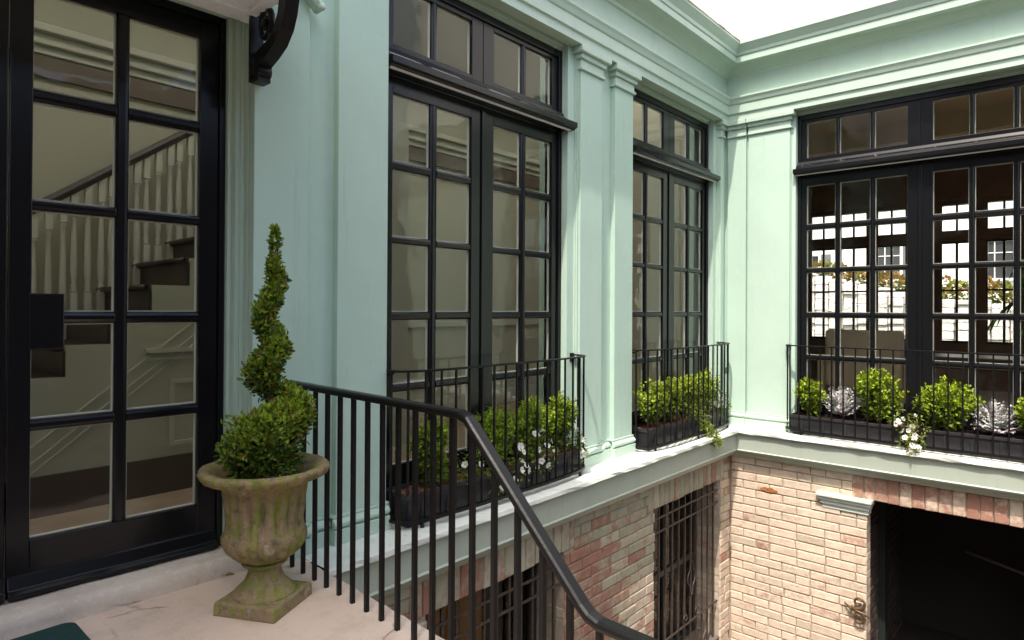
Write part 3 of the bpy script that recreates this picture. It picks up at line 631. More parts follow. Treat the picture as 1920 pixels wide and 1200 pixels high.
# ------------------------------------------------------------------ furniture and palm in the far room
a_ = thing('sofa', (-2.15,9.6,.08), 'beige upholstered sofa seen through the wide french window', 'sofa')
m = MB(); m.box((-2.62,9.35,.35),(-1.70,9.55,1.12)); m.build('backrest', M['fabric'], a_, bevel=.05)
m = MB(); m.box((-2.62,9.56,.2),(-1.70,10.2,.52)); m.build('seat', M['fabric'], a_, bevel=.05)
for s_ in (-2.72,-1.69): m = MB(); m.box((s_,9.36,.2),(s_+.09,10.2,.75)); m.build('armrest', M['fabric'], a_, bevel=.03)
for x in (-2.68,-1.66):
    for y in (9.42,10.12): m = MB(); m.lathe([(.03,0),(.035,.06),(.025,.125)], (x,y,.08), 10); m.build('leg', M['dark_wood'], a_)
a_ = thing('table', (-.95,9.3,.08), 'dark wooden table with turned legs inside the wide window', 'table')
m = MB(); m.box((-1.50,9.0,.80),(-.40,9.7,.84)); m.build('tabletop', M['dark_wood'], a_, bevel=.01)
m = MB(); m.box((-1.44,9.06,.70),(-.46,9.64,.799)); m.build('apron', M['dark_wood'], a_)
for x in (-1.41,-.49):
    for y in (9.09,9.61):
        m = MB(); m.lathe([(.022,0),(.03,.03),(.018,.07),(.03,.25),(.042,.40),(.025,.47),(.038,.5),(.03,.52),(.036,.62)], (x,y,.08), 12); m.build('leg', M['dark_wood'], a_)
# leaf-sized faces
def leaf_geo(mb, p, d, nrm, L, W, col, fold=.25, curl=0.):
    d = d.normalized(); s = d.cross(nrm)
    if s.length < 1e-4: s = d.orthogonal()
    s.normalize(); n_ = s.cross(d).normalized()
    b = p; t = p+d*L-n_*curl*L; l1 = p+d*L*.30+s*W*.46+n_*fold*W; l2 = p+d*L*.68+s*W*.42+n_*(fold*W-curl*L*.4)
    r1 = p+d*L*.30-s*W*.46+n_*fold*W; r2 = p+d*L*.68-s*W*.42+n_*(fold*W-curl*L*.4)
    mb.add([b,r1,r2,t,l2,l1], [(0,1,2,3),(0,3,4,5)], False, 0, (*col,1))
rv = lambda: Vector((random.gauss(0,1),random.gauss(0,1),random.gauss(0,1)))
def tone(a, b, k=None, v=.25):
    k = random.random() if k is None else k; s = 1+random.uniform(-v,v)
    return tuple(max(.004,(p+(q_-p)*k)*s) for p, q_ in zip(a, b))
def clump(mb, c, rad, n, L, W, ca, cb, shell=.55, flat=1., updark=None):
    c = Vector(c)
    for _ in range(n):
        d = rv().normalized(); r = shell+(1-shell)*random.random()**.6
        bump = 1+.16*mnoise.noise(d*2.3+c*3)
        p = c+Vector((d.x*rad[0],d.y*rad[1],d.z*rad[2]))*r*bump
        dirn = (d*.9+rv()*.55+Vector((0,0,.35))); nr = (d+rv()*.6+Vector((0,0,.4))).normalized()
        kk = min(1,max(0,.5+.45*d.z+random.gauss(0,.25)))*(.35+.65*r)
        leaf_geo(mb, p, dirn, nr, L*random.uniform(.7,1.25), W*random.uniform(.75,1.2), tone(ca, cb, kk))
# indoor palm at the right of the wide window
pl = thing('potted_palm', (.35,9.0,.08), 'indoor palm with long green fronds behind the wide window', 'palm')
m = MB(); m.lathe([(.13,0),(.17,.3),(.18,.32),(.15,.32)], (.35,9.0,.08), 16); m.build('pot', M['fabric'], pl)
m = MB(); m.tube([(.35,9.0,.35),(.34,9.0,1.2),(.36,9.0,2.0)], [.04,.03,.025], 8); m.build('trunk', M['bark'], pl)
m = MB()
for k in range(14):
    az = PI*.62+k*.42+random.uniform(-.15,.15); lift = random.uniform(.2,1.0); R_ = random.uniform(.8,1.25); base_ = Vector((.36,9.0,1.75+.5*(k % 2)))
    spn = [base_+Vector((math.cos(az)*R_*t_, -abs(math.sin(az))*.35*R_*t_ if k % 3 else math.sin(az)*.5*R_*t_, lift*R_*t_-1.0*R_*t_*t_*.8)) for t_ in [i/14 for i in range(15)]]
    for i in range(2,15):
        dd = (spn[i]-spn[i-1]).normalized(); sd = dd.cross(Vector((0,0,1))).normalized()
        for s_ in (-1,1): leaf_geo(m, spn[i], dd*.8+sd*s_+Vector((0,0,-.25)), Vector((0,0,1)), .34, .028, tone((.03,.09,.02),(.07,.18,.04)), .1, .15)
m.build('fronds', M['leaf'], pl, fix=False)
# ------------------------------------------------------------------ beyond the far windows
gd = MB(); gd.box((-30,13.3,-.6),(26,60,-.2)); tag(gd.build('garden_ground', mat('lawn_earth', (.14,.17,.06), .95, .1, bump=(6,.6,.1), var=(5,(.22,.20,.12),.45,.65))), kind='structure')
fc = thing('white_house', (-4,26,-.2), 'bright white neighbouring house beyond the garden, seen through the room', 'house')
m = MB(); m.box((-16,26,-.2),(12,31,9)); m.build('wall', M['facade'], fc)
m = MB(); 
for z in (1.2,3.9,5.3): m.box((-16,25.94,z),(12,25.999,z+.12))
m.build('string_course', M['facade'], fc)
for (x, z) in ((-11.2,2.2),(-8.2,2.2),(-5.5,2.5),(-2.35,2.45),(1.0,2.2),(4,2.2),(-5.5,5.8),(-2.35,5.8)):
    m = MB(); a, b, h = x, x+.72, 1.25
    m.box((a-.08,25.90,z-.08),(a,25.998,z+h+.08)); m.box((b,25.90,z-.08),(b+.08,25.998,z+h+.08)); m.box((a,25.90,z+h),(b,25.998,z+h+.08)); m.box((a,25.90,z-.08),(b,25.998,z))
    for k in range(1,3): m.box((a+.72*k/3-.015,25.96,z),(a+.72*k/3+.015,25.999,z+h))
    for k in range(1,3): m.box((a,25.96,z+h*k/3-.015),(b,25.999,z+h*k/3+.015))
    o = m.build('window', M['facade'], fc); m = MB(); m.box((a,25.985,z),(b,25.9995,z+h)); m.build('pane', M['dark_glass'], o)
    m = MB(); m.box((b+.09,25.95,z-.05),(b+.42,25.999,z+h+.05)); m.build('shutter', mat('grey_shutter', (.17,.17,.18), .5, .4), fc)
sw = MB(); random.seed(5)
for i in range(44):        # sloping fieldstone garden wall built of blocks
    x0 = -9+i*.34; top = 2.12-.24*(x0+4.6) if x0 < -3 else 1.74-.13*(x0+3)
    z = -.2
    while z < top-.05:
        h = random.uniform(.16,.30); d = random.uniform(-.04,.04)
        sw.hexa([(x0+.01,17.9+d,z+.01),(x0+.01,18.3,z+.01),(x0+.33,18.3,z+.01),(x0+.33,17.9+d,z+.01),(x0+.02,17.9+d,min(top,z+h)),(x0+.02,18.3,min(top,z+h)),(x0+.32,18.3,min(top,z+h)),(x0+.32,17.9+d,min(top,z+h))]); z += h
sw.box((-9,18.05,-.2),(6,18.28,1.2))
tag(sw.build('garden_wall', M['fieldstone'], bevel=.02), 'pale sloping fieldstone wall below the hedge, seen through the room', 'wall')
hd = thing('hedge', (-3,18.8,1), 'orange and green hedge on top of the fieldstone wall, seen through the room', 'hedge')
m = MB()
for i in range(46):
    x0 = -9+i*.32; zc = (2.24-.2*(x0+4.6) if x0 < -3 else 1.92-.12*(x0+3))+.08*math.sin(i*1.7)
    clump(m, (x0,18.75+random.uniform(-.1,.1),zc), (.32,.35,.30), 110, .13, .09, (.10,.13,.02), (.36,.20,.05) if i % 3 else (.26,.30,.05))
m.build('foliage', M['leaf'], hd, fix=False)
m = MB()
for i in range(20): x0 = -9+i*.74; m.tube([(x0,18.75,.2),(x0+.05,18.75,2.1-.16*(x0+5))], [.05,.02], 6)
m.build('stems', M['bark'], hd)
# ------------------------------------------------------------------ landing, steps, courtyard
random.seed(21)
g = MB(); g.box((-60,-60,ZG-.3),(60,13.0,ZG)); tag(g.build('ground', M['ground']), kind='structure')
LR = Matrix.Rotation(math.radians(-2.6), 4, 'Z')
def lpt(x, y, z):      # landing frame: turned a little, origin where the edge meets the house
    v = LR @ Vector((x, y, 0)); return (-3.10+v.x, 1.868+v.y, z)
ld = MB(); pts = []; N1 = 40
top = [lpt(-.62+ (1.98+.02)*i/N1, random.uniform(-.004,.004) , 0) for i in range(N1+1)]
poly = [(p[0],p[1]) for p in top]+[lpt(1.38,-4.6,0)[:2], lpt(-.62,-4.6,0)[:2]]
ld.prism(poly, lambda a,b,z: (a,b,z), ZG, 0)
tag(ld.build('landing', M['stone'], bevel=.01), kind='structure')
sp2 = MB()
for k in range(1,4):
    x0 = 1.382+.29*(k-1); x1 = x0+.29 if k < 3 else 3.2
    sp2.prism([lpt(x0,0,0)[:2],lpt(x1,0,0)[:2],lpt(x1,-4.6,0)[:2],lpt(x0,-4.6,0)[:2]], lambda a,b,z: (a,b,z), ZG, -.183*k)
tag(sp2.build('steps', M['stone'], bevel=.01), kind='structure')
# stair railing
RY = -.10
sr = thing('stair_railing', lpt(0,RY,0), 'black iron stair railing sloping down from the stone landing', 'railing')
rz = lambda x: .975 if x < 1.375 else (.975-.955*(x-1.375) if x < 1.965 else .405)
hr = MB(); hp = [(-.08,.975),(.4,.975),(1.0,.975),(1.33,.975),(1.372,.962),(1.40,.935),(1.92,.437),(1.95,.414),(1.99,.402),(2.05,.402),(2.4,.402),(2.9,.402)]
hr.sweep([lpt(x,RY,z) for x, z in hp], [(-.024,-.018),(.024,-.018),(.027,-.006),(.027,.004),(.018,.013),(-.018,.013),(-.027,.004),(-.027,-.006)], smooth=False)
hr.build('handrail', M['iron'], sr, bevel=.003)
xs_ = [-.03+.1185*i for i in range(25)]
for x in xs_:
    zb = 0 if x < 1.37 else -.183*min(3, int((x-1.382)/.29)+1)
    b = MB(); c_ = Vector(lpt(x,RY,0)); ax = LR @ Vector((.0098,0,0)); ay = LR @ Vector((0,.0098,0))
    q_ = [c_-ax-ay, c_+ax-ay, c_+ax+ay, c_-ax+ay]
    tp = rz(x)-.012-(.02 if 1.36 < x < 1.98 else 0)
    b.hexa([(v.x,v.y,zb) for v in q_]+[(v.x,v.y,tp) for v in q_]); b.build('baluster', M['iron'], sr, bevel=.0015)
# doormat
dm = MB(); dpl = []
dcor = [(-3.02,.25),(-3.02,.78),(-3.265,.80),(-3.265,.25)]
c0 = Vector((-2.85,-.55)); 
def rrect(x0,y0,x1,y1,r,n=6):
    out = []
    for cx,cy,a0 in ((x1-r,y1-r,0),(x0+r,y1-r,90),(x0+r,y0+r,180),(x1-r,y0+r,270)):
        for i in range(n+1): a = math.radians(a0+90*i/n); out.append((cx+r*math.cos(a),cy+r*math.sin(a)))
    return out
dm.prism(rrect(-3.27,-.45,-2.55,.815,.05), lambda a,b,z: (a-.02*(b-.8),b,z), .003, .018)
tag(dm.build('doormat', M['mat'], bevel=.004), 'dark teal doormat lying before the entrance step', 'doormat')
lf = MB(); rnd = random.Random(3)
p0 = Vector((-3.262,1.452,.012))
leaf_geo(lf, p0, Vector((-.5,1,.05)), Vector((.2,0,1)), .075, .03, (.22,.12,.06), .35, .1); leaf_geo(lf, p0+Vector((.01,.01,.002)), Vector((.5,.7,.2)), Vector((0,0,1)), .05, .025, (.28,.17,.09), .3, .2)
tag(lf.build('dead_leaf', M['leaf'], fix=False), 'brown curled dead leaf on the landing beside the urn', 'leaf')
# ------------------------------------------------------------------ urn and spiral topiary
UT = Vector((-2.815,1.475,0)); UC = UT-Vector((.7466,.6652,0))*.022
ur = thing('garden_urn', UC, 'mossy stone urn with fluted bowl on the landing', 'urn')
m = MB(); ang = math.radians(28)
def sq(r, z): return [(UC.x+r*math.sqrt(2)*math.cos(ang+PI/4+k*PI/2), UC.y+r*math.sqrt(2)*math.sin(ang+PI/4+k*PI/2), z) for k in range(4)]
m.add(sq(.155,0)+sq(.153,.055)+sq(.145,.062), [(3,2,1,0),(0,1,5,4),(1,2,6,5),(2,3,7,6),(3,0,4,7),(4,5,9,8),(5,6,10,9),(6,7,11,10),(7,4,8,11),(8,9,10,11)])
m.lathe([(.142,.06),(.136,.075),(.115,.095),(.092,.118),(.078,.145),(.072,.17),(.076,.185),(.10,.20),(.103,.208),(.095,.214),(.06,.216)], UC, 40)
m.build('pedestal', M['urn'], ur, bevel=.006)
m = MB()
def flute(a, z):
    return flute0(a, z)+.030*mnoise.noise(Vector((math.cos(a)*5,math.sin(a)*5,z*22)))+.014*mnoise.noise(Vector((math.cos(a)*14,math.sin(a)*14,z*60)))
def flute0(a, z):
    if .235 < z < .335: return 1+.085*abs(math.cos(9*a))-.05
    if .36 < z < .56: return 1.018-.13*(1-abs(math.cos(9*a)))**1.3*min(1,(z-.36)/.03,(.56-z)/.03)
    return 1
m.lathe([(.07,.215),(.10,.22),(.128,.236),(.158,.262),(.180,.30),(.187,.335),(.180,.352),(.172,.362),(.170,.40),(.172,.45),(.178,.50),(.185,.55),(.192,.572),(.205,.58),(.24,.592),(.275,.605),(.283,.622),(.289,.634),(.282,.644),(.262,.650),(.240,.642),(.215,.625),(.19,.60),(.165,.575),(.155,.54)], UC, 180, mod=flute)
m.build('bowl', M['urn'], ur)
m = MB(); m.lathe([(.0,.556),(.1,.562),(.160,.555),(.160,.54)][::-1], UC, 24); m.build('soil', M['soil'], ur)
random.seed(8)
tp_ = thing('spiral_topiary', UT+Vector((0,0,.59)), 'clipped boxwood spiral growing in the mossy urn', 'topiary')
rt = Vector((.7466,.6652,0)); fw = Vector((-.6652,.7466,0))      # sideways / away as seen from the steps
key = [(.635,-.02,.0,.13),(.68,-.02,.02,.158),(.73,-.045,-.02,.158),(.775,-.02,-.07,.145),(.815,.035,-.075,.138),(.85,.08,-.05,.120),(.885,.105,.0,.102),(.92,.09,.045,.084),(.955,.05,.06,.072),(.99,.0,.04,.066),
       (1.03,-.035,.0,.074),(1.07,-.04,-.045,.078),(1.11,-.015,-.06,.078),(1.15,.025,-.045,.072),(1.19,.04,.0,.064),(1.23,.015,.04,.058),(1.27,-.02,.035,.060),(1.31,-.04,.0,.060),(1.36,-.025,-.035,.058),(1.41,.005,-.035,.056),
       (1.45,.03,-.01,.052),(1.49,.035,.015,.046),(1.53,.025,.02,.042),(1.57,.018,.0,.036),(1.60,.02,0,.024),(1.65,.02,0,.012),(1.68,.022,0,.024),(1.72,.022,0,.022),(1.745,.022,0,.010)]
m = MB()
for i in range(len(key)-1):
    (z0,s0,f0,r0),(z1,s1,f1,r1) = key[i],key[i+1]; q0 = .80 if z0 > 1.24 else (.92 if z0 > .95 else 1.0); r0 *= q0; r1 *= q0
    cnt = int(4600*((r0+r1)/2)**1.35*(1.0))
    for _ in range(max(cnt,14)):
        t_ = random.random(); r = r0+(r1-r0)*t_; k_ = .74 if z0 > .97 else 1; c_ = UT+rt*((s0+(s1-s0)*t_-.005)*k_)+fw*((f0+(f1-f0)*t_)*k_)+Vector((0,0,z0+(z1-z0)*t_))
        for q_ in range(3):
            d = rv().normalized(); rr = r*(.60+.44*random.random()**.7)*(1+.38*mnoise.noise(c_*14+d*2.2))
            p = c_+Vector((d.x*rr,d.y*rr,d.z*rr*.85))
            if p.z < .60: continue
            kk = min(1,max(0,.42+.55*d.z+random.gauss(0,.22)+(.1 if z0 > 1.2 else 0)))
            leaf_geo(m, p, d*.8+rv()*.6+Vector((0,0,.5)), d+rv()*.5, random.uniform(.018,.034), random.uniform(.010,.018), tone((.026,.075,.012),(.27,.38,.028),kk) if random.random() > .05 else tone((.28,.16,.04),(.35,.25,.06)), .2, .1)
m.build('foliage', M['leaf'], tp_, fix=False)
m = MB(); m.tube([UT+Vector((0,0,.58)), UT+rt*.0+Vector((0,0,.9)), UT+rt*.008+Vector((0,0,1.2)), UT+rt*.018+Vector((0,0,1.68))], [.022,.018,.013,.005], 8)
for i in range(60):
    k = random.randrange(2,len(key)-4); z0,s0,f0,r0 = key[k]; c_ = UT+rt*s0+fw*f0+Vector((0,0,z0)); d = rv().normalized()
    m.tube([UT+Vector((0,0,max(.62,z0-.08))), UT.lerp(c_,.5)+Vector((0,0,0)) if False else c_*.5+(UT+Vector((0,0,z0-.04)))*.5, c_+d*r0*.9], [.006,.004,.002], 5)
m.build('stem', M['bark'], tp_)
# ------------------------------------------------------------------ balcony railings with planting
GRB = 'curved iron balcony railings in front of the french windows'
def balcony(mp, u0, u1, nb, dep, label):
    uc, hw = (u0+u1)/2, (u1-u0)/2
    def pt(t, z):      # superellipse bow in plan
        a = PI*(1-t); c_, s_ = math.cos(a), math.sin(a); e_ = .42
        return mp(uc+hw*math.copysign(abs(c_)**.62, c_), -.045+(dep+.045)*abs(s_)**e_, z)
    o = thing('balcony_railing', mp(uc,dep/2,0), label, 'railing', GRB)
    path = [pt(i/90, .985) for i in range(91)]
    m = MB(); m.sweep(path, [(-.017,-.006),(.017,-.006),(.017,.004),(.008,.007),(-.008,.007),(-.017,.004)]); m.build('top_rail', M['iron'], o)
    m = MB(); m.sweep([pt(i/90, .052) for i in range(91)], [(-.016,-.010),(.016,-.010),(.016,.010),(-.016,.010)]); m.build('bottom_rail', M['iron'], o)
    # even spacing along the bow
    cum = [0]
    for i in range(90): cum.append(cum[-1]+(Vector(path[i+1])-Vector(path[i])).length)
    for k in range(nb):
        L_ = cum[-1]*(k+.6)/(nb+.2); i = next(j for j in range(90) if cum[j+1] >= L_); q_ = Vector(path[i]).lerp(Vector(path[i+1]), (L_-cum[i])/(cum[i+1]-cum[i]))
        b = MB(); b.box((q_.x-.0065,q_.y-.0065,.06),(q_.x+.0065,q_.y+.0065,.981)); b.build('bar', M['iron'], o, bevel=.001)
    for t_ in (.22,.5,.78):
        q_ = pt(t_,0); b = MB(); b.box((q_[0]-.009,q_[1]-.009,-.001),(q_[0]+.009,q_[1]+.009,.043)); b.build('foot', M['iron'], o)
    for u in (u0,u1):
        for z in (.955,):
            b = MB(); p_ = mp(u,-.045,z); 
            b.box(mp(u-.02,-.05,z-.03),mp(u+.02,-.03,z+.045)); b.tube([mp(u,-.03,z),mp(u,.03,z+.01),mp(u,.05,z+.025)], .009, 6); b.build('wall_bracket', M['iron'], o)
    return o
balcony(mapA, 2.485, 4.475, 19, .20, 'curved black balcony railing nearest the stair, before the olive french window')
balcony(mapA, 5.43, 7.42, 19, .20, 'curved black balcony railing beside the corner, with a vine trailing through it')
balcony(mapB, -2.50, .02, 24, .20, 'long black balcony railing below the wide french window')
GT = 'planting troughs on the ledge'
def trough(mp, u0, u1, label):
    m = MB(); da, db, z0, z1 = -.11, .135, .002, .215
    def ring(i, z): return [mp(u0+i,da+i*.4,z),mp(u1-i,da+i*.4,z),mp(u1-i,db-i,z),mp(u0+i,db-i,z)]
    vs = ring(.03,z0)+ring(.004,z1-.03)+ring(-.006,z1-.03)+ring(-.006,z1)+ring(.012,z1)+ring(.02,z1-.04)
    fs = [(3,2,1,0)]+[(4*r+k,4*r+(k+1)%4,4*r+4+(k+1)%4,4*r+4+k) for r in range(5) for k in range(4)]
    m.add(vs, fs); uu = u0+.12
    while uu < u1-.1:      # ribs
        m.box(mp(uu,db-.03,.03),mp(uu+.02,db-.004,z1-.032)); uu += .22
    o = m.build('planting_trough', M['trough'], bevel=.003); tag(o, label, 'planter', GT)
    s_ = MB(); nn_ = 40; vs = []
    for i in range(nn_+1):
        for j_ in range(7): vs.append(mp(u0+.02+(u1-u0-.04)*i/nn_, da+.016+(db-da-.034)*j_/6, z1-.028+random.uniform(-.006,.014)))
    s_.add(vs, [(i*7+j_,i*7+j_+1,(i+1)*7+j_+1,(i+1)*7+j_) for i in range(nn_) for j_ in range(6)]); s_.build('mulch', M['soil'], o)
trough(mapA, 2.53, 4.42, 'black trough of shrubs and petunias nearest the stair railing')
trough(mapA, 5.50, 7.35, 'black trough of shrubs with a trailing vine, beside the corner')
trough(mapB, -2.44, -.05, 'long black trough of round boxwoods and silver foliage')
LIME, DKG = (.32,.42,.035), (.055,.10,.012)
def bush(mp, u, d, z, rad, n, label, L=.034, W=.024, col=(DKG,LIME), cube=False, group=None):
    c_ = Vector(mp(u,d,z)); o = thing('boxwood_shrub', (c_.x,c_.y,.19), label, 'shrub', 'boxwood shrubs in the planting troughs')
    m = MB(); ru, rd, rz_ = rad; R3 = (rd,ru,rz_) if mp is mapA else (ru,rd,rz_)
    nc = 10
    for k in range(nc):
        d_ = rv().normalized(); f_k = random.uniform(.30,.66); g_ = random.uniform(.44,.64); sh = random.uniform(.75,1.2)
        cc = c_+Vector((d_.x*R3[0],d_.y*R3[1],d_.z*R3[2]))*f_k
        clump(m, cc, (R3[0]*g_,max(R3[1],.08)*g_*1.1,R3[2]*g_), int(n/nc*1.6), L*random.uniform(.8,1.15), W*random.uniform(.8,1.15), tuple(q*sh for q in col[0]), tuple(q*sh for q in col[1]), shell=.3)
    for _ in range(int(n/22)):      # sprigs that break the outline
        d_ = rv().normalized(); d_.z = abs(d_.z); p = c_+Vector((d_.x*R3[0],d_.y*R3[1],d_.z*R3[2]))*random.uniform(.8,1.0); up_ = (d_+Vector((0,0,.8))+rv()*.3).normalized()
        for q_ in range(6): leaf_geo(m, p+up_*.011*q_, up_*.6+rv()*.8, rv(), L*random.uniform(.5,.9), W*random.uniform(.5,.9), tone(col[0],col[1],random.uniform(.5,1.1)), .2)
    m.build('foliage', M['leaf'], o, fix=False)
    m = MB(); 
    for k in range(5): d_ = rv()*.3; m.tube([(c_.x,c_.y,.185),(c_.x+d_.x*R3[0],c_.y+d_.y*R3[1],c_.z)], [.008,.003], 5)
    m.build('stem', M['bark'], o)
U = 'upright lime green boxwood shrub'
random.seed(31)
for u, z, ru, rz_, lb in ((2.83,.40,.125,.20,'leftmost upright shrub in the trough by the stair railing, apart from the others'),
        (3.46,.41,.16,.19,'second upright shrub in the trough by the stair railing, behind the sloping handrail'),
        (3.84,.42,.16,.20,'third upright shrub in the trough by the stair railing, behind white petunias'),
        (4.24,.43,.14,.20,'brightest upright shrub at the right end of the trough by the stair railing')):
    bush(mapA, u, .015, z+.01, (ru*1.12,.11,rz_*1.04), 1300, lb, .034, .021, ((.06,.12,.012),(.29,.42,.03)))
for u, z, ru, rz_, lb in ((5.74,.44,.20,.19,'left shrub in the corner trough, beside the pilaster edge'),
        (6.15,.42,.17,.19,'second shrub in the corner trough, left of the trailing vine'),
        (6.55,.43,.17,.20,'third shrub in the corner trough, above the trailing vine'),
        (7.02,.44,.18,.21,'tallest shrub at the corner end of the corner trough')):
    bush(mapA, u, .015, z, (ru*1.08,.115,rz_), 1100, lb, .040, .028, ((.07,.13,.015),(.36,.46,.04)))
for u, z, ru, rz_, lb in ((-2.26,.40,.135,.185,'small round boxwood at the left end of the long trough'),
        (-1.575,.47,.225,.27,'large round boxwood between the silver plant and the trailing petunia'),
        (-.985,.44,.255,.25,'wide round boxwood right of the trailing petunia'),
        (-.28,.42,.16,.20,'boxwood at the right end of the long trough, past the grey silver plant')):
    bush(mapB, u, .02, z, (ru,.13,rz_), int(5200*ru*1.0)+350, lb, .040, .032, ((.07,.14,.015),(.36,.48,.03)))
# silver dusty miller
def dusty(u, z, ru, rz_, n, label):
    c_ = Vector(mapB(u,.03,z)); o = thing('dusty_miller', (c_.x,c_.y,.19), label, 'plant', 'silver dusty millers in the long trough'); m = MB()
    for _ in range(n):
        d_ = rv().normalized(); d_.z = abs(d_.z)*1.2-.25; p = Vector((c_.x,c_.y,.20)); e_ = Vector((c_.x+d_.x*ru,c_.y+d_.y*.12,c_.z+d_.z*rz_)); ax = (e_-p); k = random.uniform(.8,1.08)
        up_ = (Vector((d_.x,d_.y,0))*.5+Vector((0,0,1))).normalized(); g_ = random.uniform(.42,.68); cl_ = (g_,g_*1.0,g_*.98)
        spn = [p+ax*k*t_+Vector((0,0,-.05*t_*t_)) for t_ in (.45,.58,.7,.82,.93,1.0)]
        for i in range(1,6):
            dd = (spn[i]-spn[i-1]).normalized(); sd = dd.cross(up_).normalized()
            leaf_geo(m, spn[i-1], dd, up_, (spn[i]-spn[i-1]).length*1.5, .010, cl_, .1)
            for s_ in (-1,1): leaf_geo(m, spn[i-1], dd*.8+sd*s_*.9, up_+rv()*.3, random.uniform(.028,.055)*(1-.05*i), random.uniform(.010,.018), tuple(q*random.uniform(.8,1.1) for q in cl_), .15, random.uniform(0,.5))
    m.build('foliage', M['silver'], o, fix=False)
dusty(-1.93, .42, .17, .22, 120, 'bright silver dusty miller between the small and the large boxwood')
dusty(-.595, .38, .20, .23, 130, 'grey silver dusty miller right of the wide boxwood, spilling over the trough')
# white petunias and trailing vine
def petunia(mp, u, label, pts, nfl, nlv, cols, flr=.024, name='petunia', cat='flowers', L=.034):
    c_ = Vector(mp(u,.05,.2)); o = thing(name, (c_.x,c_.y,.19), label, cat, 'white petunias in the planting troughs' if nfl else None)
    m = MB(); s_ = MB(); f = MB(); ce = MB(); w_ = []
    for (du, d, z, r) in pts: w_.append((Vector(mp(u+du,d,z)), r))
    for c2, r in w_:
        a_ = Vector((c_.x,c_.y,.2)); mid = (a_+c2)/2+Vector((0,0,.05)); s_.tube([a_,mid,c2], [.004,.003,.002], 5)
        for _ in range(nlv):
            d_ = rv().normalized(); p = c2+d_*r*random.random()**.4
            leaf_geo(m, p, d_+rv()*.6+Vector((0,0,.2)), rv()+Vector((0,0,1)), L*random.uniform(.6,1.2), L*.42, tone(*cols, v=.3), .2, .15)
    cam = Vector((0,0,1.38))
    for k in range(nfl):
        c2, r = random.choice(w_); d_ = rv().normalized(); out = Vector(mp(u,1,0))-Vector(mp(u,0,0)); d_ = (d_+out*.9+Vector((0,0,.5))).normalized(); p = c2+d_*r*.95
        nrm = (d_+rv()*.35+out*.4).normalized(); t1 = nrm.orthogonal().normalized(); t2 = nrm.cross(t1); R_ = flr*random.uniform(.8,1.15); vs = [p-nrm*R_*.55]; 
        for i in range(20):
            a = 2*PI*i/20; rr = R_*(1+.09*math.cos(5*a)); vs.append(p+t1*math.cos(a)*rr*.5+t2*math.sin(a)*rr*.5)
        for i in range(20):
            a = 2*PI*i/20; rr = R_*(1+.11*math.cos(5*a)); vs.append(p+t1*math.cos(a)*rr+t2*math.sin(a)*rr+nrm*R_*.1*math.cos(5*a))
        f.add(vs, [(0,1+i,1+(i+1)%20) for i in range(20)]+[(1+i,21+i,21+(i+1)%20,1+(i+1)%20) for i in range(20)], True, 0, (.82,.82,.80,1))
        ce.add([p-nrm*R_*.05+t1*math.cos(2*PI*i/6)*R_*.2+t2*math.sin(2*PI*i/6)*R_*.2 for i in range(6)], [tuple(range(6))], False, 0, (.45,.42,.08,1))
    m.build('foliage', M['leaf'], o, fix=False); s_.build('stem', mat('green_stem', (.12,.18,.04), .6, .3), o)
    if nfl: fo = f.build('blossoms', M['petal'], o, fix=False); ce.build('flower_eyes', M['leaf'], fo, fix=False)
DG, MG = (.06,.12,.015), (.24,.33,.05)
petunia(mapA, 3.15, 'white petunia in the trough by the stair railing, left of the sloping handrail', [(0,.06,.30,.10),(-.1,.08,.25,.09),(.12,.08,.24,.10),(.2,.12,.15,.09),(.3,.12,.12,.08)], 12, 85, (DG,MG))
petunia(mapA, 3.78, 'white petunia in the trough by the stair railing, right of the sloping handrail', [(0,.08,.34,.10),(-.14,.1,.28,.10),(.12,.09,.30,.10),(.05,.13,.18,.09),(-.2,.13,.17,.09),(.2,.1,.22,.08)], 20, 85, (DG,MG))
petunia(mapA, 4.30, 'white petunia at the right end of the trough by the stair railing', [(0,.06,.34,.09),(.05,.1,.25,.08),(-.1,.09,.28,.08),(.08,.12,.16,.06)], 10, 80, (DG,MG))
petunia(mapA, 6.95, 'white petunia in the corner trough, beside the corner', [(0,.06,.36,.09),(.15,.08,.30,.09),(.3,.08,.34,.09),(.35,.1,.22,.08),(-.15,.1,.28,.09),(.2,.1,.19,.07)], 15, 75, ((.09,.15,.02),(.30,.36,.06)))
petunia(mapA, 6.55, 'leafy green vine trailing out of the corner trough over the ledge', [(0,.10,.28,.10),(.02,.16,.20,.09),(.03,.21,.12,.08),(.05,.24,.05,.08),(.07,.27,-.0,.06),(-.12,.10,.28,.09),(.09,.31,-.055,.05)], 0, 95, ((.10,.17,.02),(.34,.40,.06)), name='trailing_vine', cat='plant', L=.038)
petunia(mapB, -1.27, 'white petunia trailing over the long trough between two boxwoods', [(0,.10,.26,.09),(-.12,.10,.25,.08),(.08,.13,.22,.09),(.02,.2,.15,.09),(.06,.23,.08,.08),(-.03,.24,.06,.08),(.05,.27,.02,.06)], 22, 75, ((.09,.15,.02),(.32,.36,.06)))
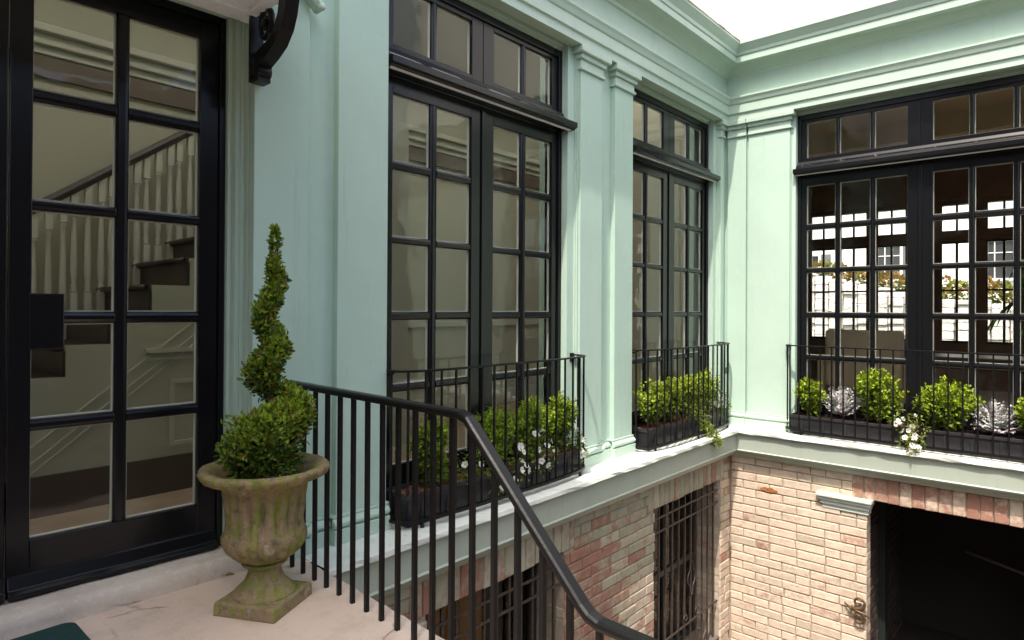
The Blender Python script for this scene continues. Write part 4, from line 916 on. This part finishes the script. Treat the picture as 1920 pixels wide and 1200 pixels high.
# ------------------------------------------------------------------ small ironwork on the brick
hk = thing('shutter_hook', (-1.74,YK2,-1.72), 'scrolled bronze shutter hook on the brick beside the dark opening', 'hook')
m = MB()
for s_ in (1,-1):
    pts = []; zc = -1.735+s_*.078
    for i in range(24):
        th = s_*(-PI/2+i*.36); r = .066*(1-i/30); pts.append((-1.725+r*math.cos(th), YK2-.05, zc+r*math.sin(th)))
    m.tube([(-1.80,YK2-.05,-1.735),(-1.76,YK2-.05,-1.735+s_*.008)]+pts, [.015,.015]+[.015*(1-.45*i/24) for i in range(24)], 8)
m.build('scroll', M['lampwire'], hk)
m = MB(); m.tube([(-1.87,YK2-.02,-1.70),(-1.80,YK2-.05,-1.735),(-1.68,YK2-.05,-1.755),(-1.60,YK2-.04,-1.80)], [.005,.016,.013,.006], 8); m.box((-1.81,YK2-.05,-1.75),(-1.79,YK2+.01,-1.72)); m.build('spike', M['lampwire'], hk)
rl_ = MB(); rl_.tube([(-.98,8.9,-1.36),(-.2,8.7,-1.46),(.97,8.4,-1.61),(1.02,8.39,-1.61)], .016, 8)
tag(rl_.build('handrail', mat('pale_rail', (.13,.095,.085), .6, .3)), 'thin pale handrail inside the dark passage', 'handrail')
# ------------------------------------------------------------------ camera
W, Hh = 1920, 1200
yaw, pit, rol, foc, cy = math.radians(41.7145), math.radians(.3016), math.radians(.31145), 1197.78, 572.35
f_ = Vector((-math.sin(yaw)*math.cos(pit), math.cos(yaw)*math.cos(pit), math.sin(pit))); r_ = Vector((math.cos(yaw), math.sin(yaw), 0)); u_ = r_.cross(f_)
r2 = r_*math.cos(rol)+u_*math.sin(rol); u2 = u_*math.cos(rol)-r_*math.sin(rol)
cd = bpy.data.cameras.new('camera'); co = bpy.data.objects.new('camera', cd); COL.objects.link(co)
co.matrix_world = Matrix(((r2.x,u2.x,-f_.x,0),(r2.y,u2.y,-f_.y,0),(r2.z,u2.z,-f_.z,1.38),(0,0,0,1)))
cd.sensor_fit = 'HORIZONTAL'; cd.sensor_width = 36; cd.lens = 36*foc/W; cd.shift_y = -(600-cy)/W; cd.clip_start = .05; cd.clip_end = 500
S.camera = co
# ------------------------------------------------------------------ light
sd_ = Vector((.15,-.53,1.0)).normalized()
el = math.asin(sd_.z)
wd = bpy.data.worlds.new('World'); S.world = wd; wd.use_nodes = True; nt = wd.node_tree; bg = nt.nodes['Background']
sk_ = nt.nodes.new('ShaderNodeTexSky'); sk_.sky_type = 'NISHITA'; sk_.sun_disc = False; sk_.sun_elevation = el; sk_.sun_rotation = math.atan2(sd_.x, sd_.y); sk_.air_density = 1.0; sk_.dust_density = 5
nt.links.new(sk_.outputs[0], bg.inputs[0]); bg.inputs[1].default_value = .15
sl_ = bpy.data.lights.new('sun','SUN'); sl_.energy = 2.35; sl_.angle = math.radians(.5); sl_.color = (1,.88,.79)
so = bpy.data.objects.new('sun', sl_); COL.objects.link(so); so.rotation_euler = (-sd_).to_track_quat('-Z','Y').to_euler(); so.location = (5,-10,15)
S.view_settings.view_transform = 'Standard'; S.view_settings.look = 'None'; S.view_settings.exposure = 1.27; S.view_settings.gamma = 1
S.render.engine = 'CYCLES'; S.cycles.use_denoising = True; S.cycles.max_bounces = 10; S.cycles.diffuse_bounces = 5; S.cycles.transparent_max_bounces = 16; S.cycles.sample_clamp_indirect = 8
